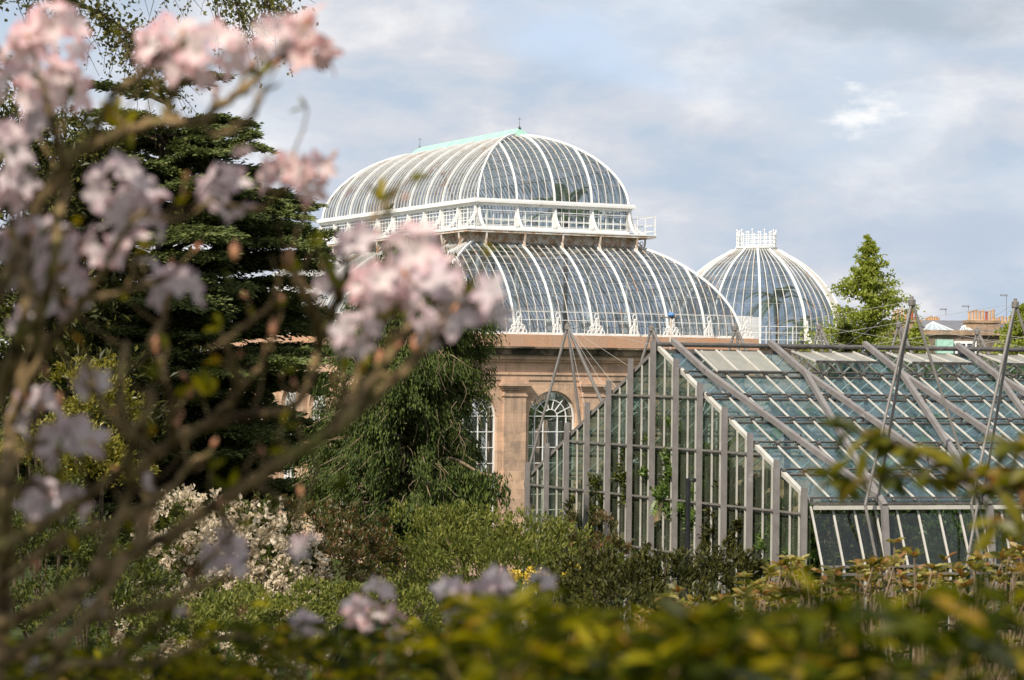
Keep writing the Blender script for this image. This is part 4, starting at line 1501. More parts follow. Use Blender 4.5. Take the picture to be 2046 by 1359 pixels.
# cedar
def cedar():
    Y = 86.0
    s = Y / FPX
    cx = 330
    b = at(cx, 900, Y)
    B = v3(b[0], b[1], ground_z(b[0], b[1]))
    t = thing('cedar_tree', 'dark cedar with flat layered branches in front of the palm house', 'tree', B)
    zt = at(cx, 215, Y)[2]
    m = MB()
    m.tube([B - v3(0, 0, .3), B + v3(.1, 0, 6), v3(B[0] - .2, B[1], zt * .7 + B[2] * .3), v3(B[0] - .3, B[1], zt - .6)], [.6, .45, .28, .05], 10)
    m.build('trunk', BARK, t, B)
    F = Foliage()
    bm_ = MB()
    tiers = np.linspace(245, 1060, 30)
    for ti, y in enumerate(tiers):
        f = ti / 29
        reach = (165 + 185 * min(1, f * 3.0) ** .8 + 70 * f) * s
        zz = at(cx, y, Y)[2]
        nbr = 6 + int(4 * min(1, f * 2))
        az0 = rng.random() * 6.28
        for k in range(nbr):
            az = az0 + 2 * math.pi * k / nbr + rng.normal() * .18
            R = reach * rng.uniform(.6, 1.12)
            o = v3(math.cos(az), math.sin(az), 0)
            if o[0] > 0:
                R = min(R, np.interp(y, [245, 300, 340, 420, 470, 700, 1000], [120, 165, 205, 255, 300, 330, 330]) * s / max(o[0], .35) * rng.uniform(.85, 1.0))
            sd = v3(-o[1], o[0], 0)
            z0 = zz + rng.normal() * .75 - .3
            rise = rng.uniform(-.04, .26) * R
            def ax(q):
                q = np.asarray(q)
                return v3(B[0], B[1], z0) + np.outer(q * R, o) + np.outer(rise * np.sin(q * 2.2) - .10 * R * np.clip(q - .75, 0, 1) * 0, v3(0, 0, 1))
            bm_.tube(ax([0, .35, .7, 1]), [.11, .08, .04, .012], 5)
            # flat sprays on both sides of the branch, tips pointing outward
            nsp = int(9 + 3 * R)
            for q in np.linspace(.22, 1.0, nsp):
                c = ax([q])[0]
                for sg in (-1, 1):
                    ll = R * .36 * (1.12 - q) ** .6 * rng.uniform(.55, 1.15) + .15
                    dd = unit(o * .75 + sd * sg * rng.uniform(.5, 1.0) + v3(0, 0, rng.normal() * .07))
                    kk = int(11 + 19 * ll)
                    w = rng.random(kk) ** .8
                    pp = c + np.outer(w * ll, dd) + rng.normal(size=(kk, 3)) * v3(.10, .10, .045) + v3(0, 0, -.05) * (w * ll)[:, None]
                    F.add(small_leaves(pp, unit(dd + rdir(kk) * v3(.7, .7, .35)), unit(v3(-.2, -.5, .8) + rdir(kk) * .6), rng.uniform(.16, .34, kk), rng.uniform(.07, .12, kk)))
    # a few named long boughs that reach over the building and the sky
    for (tx, ty), (sx_, sy_), dep in (((502, 272), (330, 335), -1), ((604, 416), (400, 400), -1.5), ((655, 466), (420, 500), -2), ((470, 300), (300, 330), -3), ((590, 400), (400, 440), 2), ((650, 560), (420, 560), -2), ((640, 500), (420, 530), 0), ((655, 700), (430, 700), -3), ((560, 385), (390, 365), 0)):
        p0, p1 = at(sx_, sy_, Y + dep * .3), at(tx, ty, Y + dep)
        R = np.linalg.norm(p1 - p0)
        o = unit(p1 - p0)
        sd = unit(np.cross(o, v3(0, 0, 1)))
        bm_.tube([p0, (p0 + p1) / 2, p1], [.07, .04, .01], 5)
        for q in np.linspace(.1, 1, 26):
            c = p0 + (p1 - p0) * q
            for sg in (-1, 1):
                ll = .9 * (1.1 - q) ** .7 + .12
                dd = unit(o + sd * sg * .8)
                kk = 26
                w = rng.random(kk)
                pp = c + np.outer(w * ll, dd) + rng.normal(size=(kk, 3)) * v3(.08, .08, .05)
                F.add(small_leaves(pp, unit(dd + rdir(kk) * v3(.6, .6, .5) + v3(0, 0, -.15)), unit(v3(-.2, -.5, .8) + rdir(kk) * .6), rng.uniform(.14, .3, kk), rng.uniform(.06, .10, kk)))
    bm_.build('boughs', BARK, t, B)
    F.build('needles', CEDAR, t, B)
cedar()

# weeping cypress
def weeping():
    Y = 71.0
    s = Y / FPX
    cx = 828
    b = at(cx, 1100, Y)
    B = v3(b[0], b[1], ground_z(b[0], b[1]))
    t = thing('weeping_cypress', 'weeping cypress with hanging green sprays in front of the arched windows', 'tree', B)
    zt = at(cx, 505, Y)[2]
    m = MB()
    m.tube([B - v3(0, 0, .3), v3(B[0] + .1, B[1], (B[2] + zt) / 2), v3(B[0], B[1], zt)], [.38, .25, .04], 10)
    m.build('trunk', PALEBARK, t, B)
    F = Foliage()
    bm_ = MB()
    ys = [505, 545, 590, 640, 700, 770, 850, 900, 960, 1010, 1060, 1130]
    lw = [20, 95, 135, 165, 178, 188, 198, 228, 248, 242, 205, 185]
    rw = [18, 85, 120, 146, 162, 146, 122, 128, 160, 164, 145, 142]
    for y in np.linspace(512, 1120, 60):
        for k in range(7):
            az = rng.random() * 2 * math.pi
            o = v3(math.cos(az), math.sin(az), 0)
            R0 = (np.interp(y, ys, rw) if o[0] > 0 else np.interp(y, ys, lw)) * s
            R = R0 * rng.choice([rng.uniform(.35, .7), rng.uniform(.8, 1.04)], p=[.22, .78])
            zz = at(cx, y - 22, Y)[2]
            q = np.linspace(0, 1, 5)
            pts = v3(B[0], B[1], zz) + np.outer(q * R, o) + np.outer(.22 * R * np.sin(q * 2.6) - .1 * R * q, v3(0, 0, 1))
            bm_.tube(pts, [.05, .04, .03, .02, .01], 5)
            # hanging sprays along the outer part
            ncl = int(4 + R * 2.2)
            for w in rng.uniform(.35, 1.03, ncl):
                c = v3(B[0], B[1], zz) + o * w * R + v3(0, 0, .22 * R * math.sin(w * 2.6) - .1 * R * w) + rng.normal(size=3) * .16
                kk = 52
                d0 = rng.uniform(.25, .75)
                dz = rng.random(kk) * d0
                sp = rng.normal(size=(kk, 3)) * v3(.11, .11, .05)
                pp = c + sp - np.outer(dz, v3(0, 0, 1))
                F.add(small_leaves(pp, unit(v3(0, 0, -1) + o * .35 + rdir(kk) * .5), unit(o + rdir(kk) * .8), rng.uniform(.09, .20, kk), rng.uniform(.03, .055, kk)))
    for _ in range(85):                       # bare brown hanging twigs
        y = rng.uniform(640, 1060)
        x = cx + rng.uniform(-1, 1) * np.interp(y, ys, rw) * .8
        p = at(x, y, Y - np.interp(y, ys, rw) * s * .85)
        l = rng.uniform(.3, .9)
        bm_.tube(spline([p, p + v3(rng.normal() * .12, -.06, -.4 * l), p + v3(rng.normal() * .2, -.05, -l)], 4), np.linspace(.011, .005, 9), 4)
    p0, p1 = at(850, 930, Y - .5), at(1002, 952, Y - 2)
    bm_.tube(spline([p0, at(900, 915, Y - 1), at(960, 945, Y - 1.5), p1], 4), .045, 6)
    for w in np.linspace(.1, 1, 16):
        c = p0 + (p1 - p0) * w + v3(0, 0, .1)
        kk = 70
        pp = c + rng.normal(size=(kk, 3)) * v3(.16, .2, .06) - np.outer(rng.random(kk) * .9, v3(0, 0, 1))
        F.add(small_leaves(pp, unit(v3(0, 0, -1) + rdir(kk) * .5), rdir(kk), rng.uniform(.14, .3, kk), .07))
    bm_.build('branches', PALEBARK, t, B)
    F.build('sprays', WEEP, t, B)
weeping()

# leafy dark tree at the left, and trees far behind it
blob_bush('dark_tree', 'dense dark evergreen tree behind the pink blossoms, left of the cedar', 'tree',
          [px_lobe(60, 420, 74, 150, 150), px_lobe(40, 650, 74, 190, 170), px_lobe(150, 560, 76, 130, 150), px_lobe(110, 850, 74, 200, 170), px_lobe(-40, 300, 74, 120, 120), px_lobe(120, 330, 75, 120, 80), px_lobe(190, 440, 75, 90, 120)], 19000, .34, .13, DARKLEAF, None, None, .1, None, 8, .5)
for px, py, hw, lab in ((120, 720, 260, 'far dark tree behind the cedar trunk'), (380, 760, 220, 'far dark tree between the cedar and the palm house corner')):
    blob_bush('far_tree', lab, 'tree', [px_lobe(px, py, 165, hw, 120), px_lobe(px + 90, py + 60, 165, hw * .8, 120)], 5000, .7, .35, DARKLEAF, None, 'far trees behind the cedar', .2)

def hanging_tree():
    """spring tree at the upper left: drooping twigs with small leaves"""
    Y = 46.0
    t0 = at(-160, 500, Y)
    B = v3(t0[0], t0[1], ground_z(t0[0], t0[1]))
    t = thing('spring_tree', 'tree with thin drooping twigs and sparse new leaves against the sky', 'tree', B)
    m = MB()
    m.tube(spline([B - v3(0, 0, .3), at(-150, 400, Y), at(-120, 60, Y), at(-60, -220, Y)], 5), np.linspace(.32, .12, 16), 10)
    m.build('trunk', BARK, t, B)
    tw = MB()
    F = Foliage()
    limbs = [[(-120, 60), (60, -90), (260, -110), (470, -60), (560, 10)], [(-110, 0), (40, -20), (160, 10), (250, 60), (300, 130)], [(-120, 120), (-20, 130), (60, 190), (120, 250)], [(-70, -180), (150, -160), (330, -90), (430, -40), (510, 50)]]
    for li, pts in enumerate(limbs):
        c = spline([at(x, y, Y + li * .8 - 1) for x, y in pts], 8)
        tw.tube(c, np.linspace(.08, .014, len(c)), 6)
        for k in range(46 if li != 2 else 24):
            i = rng.integers(5, len(c))
            p = c[i]
            o = unit(v3(rng.normal() * .7 + .3, rng.normal() * .6, -.6 + rng.normal() * .3))
            ln = rng.uniform(.5, 1.6)
            q = np.linspace(0, 1, 7)
            w = p + np.outer(q * ln, o) + np.outer(-q ** 2 * ln * .35, v3(0, 0, 1)) + np.cumsum(rng.normal(size=(7, 3)) * .03, 0)
            tw.tube(w, np.linspace(.012, .004, 7), 4)
            kk = int(rng.choice([4, 10, 26, 40]))
            u = rng.random(kk)
            pp = p + np.outer(u * ln, o) + np.outer(-u ** 2 * ln * .35, v3(0, 0, 1)) + rng.normal(size=(kk, 3)) * .05
            F.add(small_leaves(pp, unit(rdir(kk) + v3(0, 0, -.6)), rdir(kk), rng.uniform(.05, .13, kk), rng.uniform(.04, .08, kk)))
        kk = 1100 if li != 2 else 700
        i = rng.integers(3, len(c), kk)
        F.add(small_leaves(c[i] + rng.normal(size=(kk, 3)) * v3(.28, .3, .2), unit(rdir(kk) + v3(0, 0, -.5)), rdir(kk), rng.uniform(.06, .15, kk), rng.uniform(.05, .1, kk)))
    tw.build('twig_sprays', BARK, t, B)
    F.build('leaves', TREELEAF, t, B)
hanging_tree()

# ------------------------------------------------------------------ shrubs in the middle distance
blob_bush('rhododendron_bush', 'rounded rhododendron bush covered in cream white blossom below the cedar', 'bush',
          [px_lobe(390, 1075, 57, 105, 85), px_lobe(500, 1085, 57, 115, 80), px_lobe(440, 1140, 55, 160, 95), px_lobe(580, 1150, 56, 70, 70), px_lobe(450, 1260, 54, 200, 130)], 9000, .17, .08, MIDLEAF, None, None, .4, (CREAMFLOWER, 760, .19, 'any'))
blob_bush('azalea_bush', 'russet and green azalea bush beside the cream blossom', 'bush',
          [px_lobe(660, 1090, 60, 80, 75), px_lobe(730, 1130, 59, 80, 80), px_lobe(640, 1180, 57, 110, 90), px_lobe(560, 1030, 62, 60, 40)], 6500, .14, .07, RUSSET, None, None, .4)
blob_bush('olive_bush', 'tall twiggy olive green bush below the sandstone pilaster', 'bush',
          [px_lobe(860, 1120, 62, 110, 90), px_lobe(960, 1105, 63, 100, 85), px_lobe(1060, 1110, 63, 110, 80), px_lobe(1150, 1130, 63, 90, 70), px_lobe(980, 1200, 60, 240, 120)], 17000, .15, .055, OLIVE, None, None, .6, None, 14, .4, PALEBARK)
blob_bush('russet_bush', 'thin russet sprigs in front of the far gable posts', 'bush',
          [px_lobe(1190, 1090, 60, 60, 60), px_lobe(1230, 1120, 60, 60, 50)], 700, .15, .06, RUSSET, None, None, .7, None, 12)
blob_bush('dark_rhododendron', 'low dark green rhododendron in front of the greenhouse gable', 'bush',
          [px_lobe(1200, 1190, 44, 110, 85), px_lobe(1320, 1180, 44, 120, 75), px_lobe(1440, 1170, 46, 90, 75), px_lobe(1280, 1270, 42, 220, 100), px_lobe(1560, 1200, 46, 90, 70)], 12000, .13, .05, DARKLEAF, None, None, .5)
blob_bush('yellow_azalea', 'small azalea with bright yellow blossom before the olive bush', 'bush',
          [px_lobe(1060, 1165, 47, 45, 26), px_lobe(1120, 1155, 47, 40, 28), px_lobe(1155, 1138, 47, 16, 18), px_lobe(1020, 1235, 46, 60, 40)], 900, .1, .05, MIDLEAF, None, None, .4, (YELLOWFLOWER, 36, .10, 'top'))
blob_bush('golden_shrub', 'tall yellow green shrub under the dark tree', 'bush',
          [px_lobe(205, 830, 64, 75, 100), px_lobe(150, 770, 65, 55, 50), px_lobe(110, 930, 62, 130, 90), px_lobe(210, 960, 62, 80, 80)], 7500, .15, .07, LIME, None, None, .3)
blob_bush('green_shrub', 'broad mid green shrub at the foot of the golden shrub', 'bush',
          [px_lobe(90, 1120, 42, 180, 110), px_lobe(230, 1180, 42, 110, 85), px_lobe(200, 1250, 40, 260, 110), px_lobe(60, 1020, 46, 120, 80)], 15000, .11, .05, MIDLEAF, None, None, .3)
blob_bush('green_shrub', 'leafy green shrub below the cream blossom', 'bush',
          [px_lobe(520, 1240, 40, 170, 70), px_lobe(700, 1230, 44, 150, 60), px_lobe(420, 1290, 38, 200, 90), px_lobe(850, 1250, 44, 150, 70)], 12000, .10, .045, OLIVE, None, None, .4)

def whorl_bush(name, label, pts, Y, n, leaf, mat, stemmat, cat='bush'):
    """rhododendron tops: rosettes of oval leaves on stalks"""
    c0 = at(*pts[len(pts) // 2], Y)
    B = v3(c0[0], c0[1], ground_z(c0[0], c0[1]))
    t = thing(name, label, cat, B)
    F, G = Foliage(), Foliage()
    m = MB()
    xs = [p[0] for p in pts]
    for _ in range(n):
        x = rng.uniform(xs[0], xs[-1])
        ytop = np.interp(x, xs, [p[1] for p in pts])
        y = ytop + 14 * math.sin(x * .031) + 9 * math.sin(x * .083) + abs(rng.normal()) * 70 + rng.uniform(-8, 40)
        YY = Y + rng.uniform(-2, 2)
        p = at(x, y, YY)
        k = rng.integers(5, 9)
        a = np.arange(k) * 2 * math.pi / k + rng.random()
        tilt = rng.uniform(.1, .9)
        d = np.stack([np.cos(a), np.sin(a), np.full(k, tilt) + rng.normal(size=k) * .25], 1)
        F.add(oval_leaves(np.repeat(p[None], k, 0), d, np.tile(v3(0, 0, 1), (k, 1)) + rng.normal(size=(k, 3)) * .3, leaf * rng.uniform(.55, 1.15, k), leaf * .45))
        f_ = v3(p[0] * .7 + B[0] * .3, p[1] + rng.normal() * .3, ground_z(p[0], p[1]) - .1)
        m.tube(spline([p, p - v3(rng.normal() * .1, 0, .5), (p + f_) / 2 + rng.normal(size=3) * .1, f_], 3), np.linspace(.007, .02, 10), 5)
        if rng.random() < .7:                  # older leaves lower down
            q_ = p - v3(rng.normal() * .25, rng.normal() * .25, rng.uniform(.4, 1.6))
            k = 6
            a = np.arange(k) * 2 * math.pi / k + rng.random()
            G.add(oval_leaves(np.repeat(q_[None], k, 0), np.stack([np.cos(a), np.sin(a), np.full(k, .2)], 1), np.tile(v3(0, 0, 1), (k, 1)) + rng.normal(size=(k, 3)) * .3, leaf * rng.uniform(.7, 1.2, k), leaf * .36))
    F.build('young_leaves', mat, t, B)
    G.build('old_leaves', DARKLEAF, t, B)
    m.build('stem_sprays', stemmat, t, B)
    return t
whorl_bush('young_rhododendron', 'rhododendron with rosettes of pale yellow and orange young leaves before the side wall', [(1480, 1140), (1560, 1120), (1650, 1125), (1760, 1110), (1850, 1105), (1930, 1100), (2000, 1090), (2080, 1080)], 24, 230, .15, WHORL, PALEBARK)
whorl_bush('young_rhododendron', 'pale green rhododendron rosettes below the corner post of the greenhouse', [(1270, 1205), (1350, 1190), (1420, 1180), (1500, 1170), (1580, 1180)], 20, 110, .115, WHORL, PALEBARK)

# ------------------------------------------------------------------ close foliage, out of focus
def near_foliage(name, label, rows, n, leaf, mat, group=None, up=.2, depth=(3.2, 5.5), extra=None):
    xs = [r[0] for r in rows]
    ys = [r[1] for r in rows]
    mid = at(np.mean(xs), np.mean(ys), np.mean(depth))
    B = v3(mid[0], mid[1], ground_z(mid[0], mid[1]))
    t = thing(name, label, 'shrub', B, 0, group)
    F = Foliage()
    m = MB()
    for _ in range(n):
        x = rng.uniform(xs[0], xs[-1])
        yt = np.interp(x, xs, ys)
        y = yt + 16 * math.sin(x * .021 + yt) + 11 * math.sin(x * .057) + rng.random() ** 1.1 * (1420 - yt)
        p = at(x, y, rng.uniform(*depth))
        k = rng.integers(4, 8)
        a = rng.random() * 6.28 + np.arange(k) * 2 * math.pi / k
        d = np.stack([np.cos(a), np.sin(a), rng.normal(size=k) * .35 + up], 1)
        F.add(oval_leaves(p + d * .01, d, np.tile(v3(0, 0, 1), (k, 1)) + rng.normal(size=(k, 3)) * .4, leaf * rng.uniform(.45, 1.3, k), leaf * rng.uniform(.26, .42, k)))
        if rng.random() < .3:
            m.tube([p, p + v3(rng.normal() * .03, 0, -.06), p + v3(rng.normal() * .08, rng.normal() * .05, -.16)], [.0015, .002, .003], 5)
    if extra:
        for x, y, yy in extra:
            p = at(x, y, yy)
            k = 6
            a = rng.random() * 6.28 + np.arange(k) * 2 * math.pi / k
            d = np.stack([np.cos(a), np.sin(a), rng.normal(size=k) * .35 + up], 1)
            F.add(oval_leaves(p + d * .01, d, np.tile(v3(0, 0, 1), (k, 1)) + rng.normal(size=(k, 3)) * .4, leaf * rng.uniform(.6, 1.2, k), leaf * .4))
    F.build('leaves', mat, t, B)
    m.build('stem_sprays', RHODOBARK, t, B)
    return t
near_foliage('near_shrub', 'blurred yellow green shrub closest to the viewer along the lower edge', [(880, 1245), (930, 1200), (990, 1225), (1050, 1190), (1110, 1200), (1190, 1250), (1300, 1265), (1400, 1235), (1480, 1250), (1600, 1310), (1720, 1330)], 215, .056, NEARLEAF, None, .25, (2.7, 4.4))
near_foliage('near_shrub', 'blurred green shrub with shade-darkened leaves filling the lower corner before the greenhouse', [(1180, 1340), (1300, 1310), (1400, 1280), (1460, 1240), (1530, 1195), (1600, 1180), (1660, 1190), (1740, 1220), (1800, 1195), (1880, 1185), (1960, 1210), (2020, 1175), (2100, 1165)], 160, .06, NEARSHADE, None, .05, (2.5, 3.9))
near_foliage('near_shrub', 'blurred green and yellow shrub under the dark branches', [(-40, 1290), (100, 1320), (220, 1270), (330, 1290), (440, 1235), (540, 1215), (640, 1235), (760, 1285), (880, 1265), (980, 1300)], 150, .05, NEARSHADE, None, .2, (3.6, 5.2))
near_foliage('near_shrub', 'sparse yellow leaf shoots among the dark lower branches', [(-40, 1330), (150, 1340), (350, 1300), (500, 1310), (640, 1280), (800, 1290), (900, 1270), (980, 1290)], 170, .045, NEARLEAF, None, .2, (3.6, 5.0))

def hanging_spray(name, label, strands, Y, leaf, mat):
    p0 = at(*strands[0][0], Y)
    B = v3(p0[0], p0[1], ground_z(p0[0], p0[1]))
    t = thing(name, label, 'branch', B)
    F = Foliage()
    m = MB()
    for pts in strands:
        c = spline([at(x, y, Y + rng.normal() * .1) for x, y in pts], 8)
        m.tube(c, np.linspace(.006, .002, len(c)), 5)
        for p in c[3::2]:
            k = 3
            d = rdir(k) * v3(1, .8, .45) + v3(-.3, 0, -.15)
            F.add(oval_leaves(np.repeat(p[None], k, 0), d, np.tile(v3(0, -.3, 1), (k, 1)) + rng.normal(size=(k, 3)) * .5, leaf * rng.uniform(.6, 1.2, k), leaf * .45))
    # the stem it grows from, outside the frame
    e = at(2300, 1200, Y)
    s0 = at(*strands[0][0], Y)
    m.tube(spline([v3(e[0], e[1], ground_z(e[0], e[1]) - .1), e, s0], 5), np.linspace(.02, .006, 11), 6)
    for pts in strands[1:]:
        m.tube(spline([e, (e + at(*pts[0], Y)) / 2 + v3(0, 0, .03), at(*pts[0], Y)], 5), np.linspace(.012, .006, 11), 6)
    F.build('leaves', mat, t, B)
    m.build('twig_sprays', RHODOBARK, t, B)
hanging_spray('leafy_branch', 'blurred leafy branch reaching in front of the greenhouse roof', [[(2120, 1000), (2000, 975), (1900, 960), (1800, 950), (1700, 960), (1650, 945)], [(2120, 960), (1950, 950), (1830, 900), (1750, 870), (1690, 850)], [(2120, 900), (2060, 890), (2010, 880)], [(2120, 1050), (2060, 1040), (1980, 1045)], [(2120, 985), (2040, 960), (1990, 985)]], 4.4, .062, SPRAYLEAF)

# ------------------------------------------------------------------ the pink rhododendron
def truss_mesh(name, mat, nfl, spread, seed):
    """a ball of open five-petalled florets"""
    r = np.random.default_rng(seed)
    Fo = Foliage()
    for i in range(nfl):
        th = spread * math.sqrt((i + .3) / nfl)
        ph = i * 2.4 + r.uniform(-.3, .3)
        d = v3(math.sin(th) * math.cos(ph), math.sin(th) * math.sin(ph), math.cos(th))
        a = unit(np.cross(d, v3(.3, .2, .9)))
        b = np.cross(d, a)
        c = d * (.036 + r.uniform(-.010, .006))
        k = 5
        ang = r.random() * 6 + np.arange(k) * 2 * math.pi / k
        rd = np.cos(ang)[:, None] * a + np.sin(ang)[:, None] * b
        op = r.uniform(.75, 1.1)
        Fo.add(oval_leaves(np.repeat(c[None], k, 0) + rd * .003, rd * op + d * .55, d - rd * .3, .038 * r.uniform(.85, 1.15, k), .027, .22, .09))
    me = bpy.data.meshes.new(name)
    me.from_pydata(np.vstack(Fo.V).tolist(), [], Fo.F)
    at_ = me.attributes.new('rim', 'FLOAT', 'POINT')
    at_.data.foreach_set('value', np.tile([0, .45, .1, .45, .75, .3, .75, .95, .95, 1.0], Fo.n // 10))
    me.materials.append(mat)
    me.shade_smooth()
    return me
TR = {}
for nm, mt in (('pink', PETAL), ('shaded', SHADEPETAL), ('salmon', SALMON)):
    TR[nm] = [truss_mesh('flower_truss', mt, n, sp, sd) for n, sp, sd in ((5, 1.5, 1), (7, 1.9, 2), (4, 1.3, 3), (2, 1.0, 4))]

def rhodo():
    Y = 4.0
    b = at(-60, 1500, Y)
    B = v3(b[0], b[1], ground_z(b[0], b[1]))
    t = thing('pink_rhododendron', 'pink flowering rhododendron with bare crooked branches, closest plant to the viewer', 'shrub', B)
    br = [
        ([(-60, 1700), (-10, 1420), (8, 1200), (12, 1000), (22, 850), (60, 720), (80, 640)], 4.0, 16, 9),
        ([(-40, 1265), (60, 1225), (150, 1175), (250, 1115), (340, 1070), (430, 1010), (500, 962), (590, 905), (680, 850), (740, 760), (790, 690), (830, 640)], 3.9, 13, 7),
        ([(270, 1105), (300, 1000), (290, 930), (350, 885), (420, 850), (500, 830), (565, 822), (610, 780), (640, 690), (665, 620), (680, 560)], 4.1, 12, 6),
        ([(-40, 640), (20, 540), (70, 430), (125, 330), (180, 290), (260, 262), (330, 240), (400, 246), (432, 214), (490, 180), (535, 135), (570, 110)], 3.8, 12, 6),
        ([(60, 720), (100, 560), (110, 480), (130, 380), (130, 330)], 3.85, 9, 8),
        ([(345, 885), (345, 830), (330, 760), (312, 690)], 4.1, 8, 5),
        ([(420, 850), (465, 800), (470, 745), (450, 690)], 4.1, 8, 5),
        ([(465, 800), (520, 730), (548, 672)], 4.15, 6, 4),
        ([(640, 690), (625, 620), (595, 570), (570, 515)], 4.1, 9, 6),
        ([(-30, 1000), (50, 900), (100, 880)], 3.8, 8, 5),
        ([(-30, 1330), (100, 1290), (200, 1230), (300, 1215), (370, 1180), (400, 1130), (440, 1100)], 4.0, 9, 4),
        ([(12, 1000), (60, 960), (100, 985)], 3.8, 6, 4),
        ([(22, 850), (90, 700), (170, 600), (215, 520)], 3.9, 9, 5),
        ([(170, 600), (260, 580), (330, 555)], 3.9, 6, 4),
        ([(80, 640), (60, 540), (60, 490)], 3.8, 7, 4),
        ([(125, 330), (100, 230), (80, 150)], 3.7, 8, 5),
        ([(180, 290), (220, 200), (290, 140), (320, 100)], 3.75, 7, 4),
        ([(330, 240), (350, 180), (370, 130), (410, 100)], 3.8, 8, 4),
        ([(215, 520), (250, 460), (290, 420)], 3.9, 6, 4),
        ([(290, 420), (360, 440), (420, 400)], 3.95, 4, 3),
        ([(420, 400), (510, 420), (560, 380), (580, 345)], 4.0, 4, 3),
        ([(500, 962), (560, 1000), (600, 1060)], 3.9, 5, 3),
        ([(250, 1115), (200, 1200), (120, 1300), (60, 1420)], 3.85, 9, 8),
        ([(680, 850), (740, 800), (830, 720), (860, 650)], 3.95, 9, 5),
        ([(665, 620), (690, 560), (690, 490)], 4.1, 6, 4),
        ([(860, 650), (920, 610), (970, 590)], 4.0, 4, 3),
        ([(690, 490), (740, 440), (755, 405)], 4.1, 4, 2),
        ([(-40, 1120), (60, 1060), (140, 1010), (230, 950), (280, 860), (300, 780)], 3.7, 11, 6),
        ([(-40, 1350), (90, 1260), (180, 1150), (250, 1000), (262, 880), (240, 780), (250, 690)], 3.6, 10, 6),
        ([(262, 880), (200, 800), (175, 720)], 3.65, 6, 4),
        ([(-50, 900), (10, 760), (50, 640), (40, 540), (20, 440)], 3.7, 12, 7),
        ([(150, 1420), (260, 1290), (330, 1240), (360, 1190), (470, 1140), (540, 1060)], 3.8, 8, 4),
        ([(-30, 1190), (90, 1100), (180, 1060), (300, 1010), (380, 930), (430, 900)], 3.85, 9, 5),
        ([(430, 1010), (460, 1060), (445, 1090)], 3.9, 5, 3),
        ([(590, 905), (640, 880), (700, 800), (720, 720), (735, 640)], 4.05, 8, 5),
        ([(735, 640), (720, 590), (725, 555)], 4.05, 5, 4),
        ([(740, 760), (800, 740), (850, 680)], 4.0, 6, 4),
        ([(60, 1420), (130, 1330), (300, 1330), (420, 1280), (520, 1270)], 3.7, 8, 4),
        ([(400, 246), (440, 270), (500, 240), (520, 200)], 3.85, 4, 3),
        ([(300, 690), (330, 620), (345, 555)], 4.0, 6, 4),
        ([(420, 700), (500, 640), (560, 600)], 4.1, 5, 3),
    ]
    rg = np.random.default_rng(11)
    tw, tip = MB(), []
    for pts, YY, r0, r1 in br:
        p3 = [at(x, y, YY + .12 * math.sin(x * .013 + y * .017)) for x, y in pts]
        c = spline(p3, 7)
        c = c + rg.normal(size=c.shape) * .0018
        s = YY / FPX
        rr = np.linspace(r0, r1, len(c)) * 1.08 * s * (1 + .18 * rg.random(len(c)))
        for kn in range(3, len(c) - 2, 5):
            rr[kn] *= 1.35
        m = MB()
        m.tube(c, rr, 8)
        m.build('branch', RHODOBARK, t, B, True)
        for _ in range(max(3, len(c) // 5)):
            i0 = rg.integers(2, len(c) - 1)
            ln_ = rg.uniform(.03, .10)
            o = unit(v3(rg.normal() * .8 + .2, rg.normal() * .5, rg.uniform(.2, 1.2)))
            q = np.linspace(0, 1, 6)
            w = c[i0] + np.outer(q * ln_, o) + np.outer(q ** 2 * ln_ * .4, v3(0, 0, 1)) + np.cumsum(rg.normal(size=(6, 3)) * .004, 0)
            tw.tube(w, np.linspace(.0028, .0016, 6), 5)
            tip.append((w[-1], unit(w[-1] - w[-2])))
    tw.build('twig_sprays', RHODOBARK, t, B)
    bd, lf = MB(), Foliage()
    for i, (p, o) in enumerate(tip):
        if i % 3 == 0:
            bd.tube([p - o * .002, p + o * .004, p + o * .011, p + o * .017], [.0012, .0042, .004, .0006], 6)
        elif i % 3 == 1:
            k = 3
            lf.add(oval_leaves(np.repeat(p[None], k, 0), o + rg.normal(size=(k, 3)) * .5, rg.normal(size=(k, 3)), rg.uniform(.02, .04, k), .012))
    bd.build('bud_sprays', PISTIL, t, B)
    lf.build('twig_leaves', NEARLEAF, t, B)
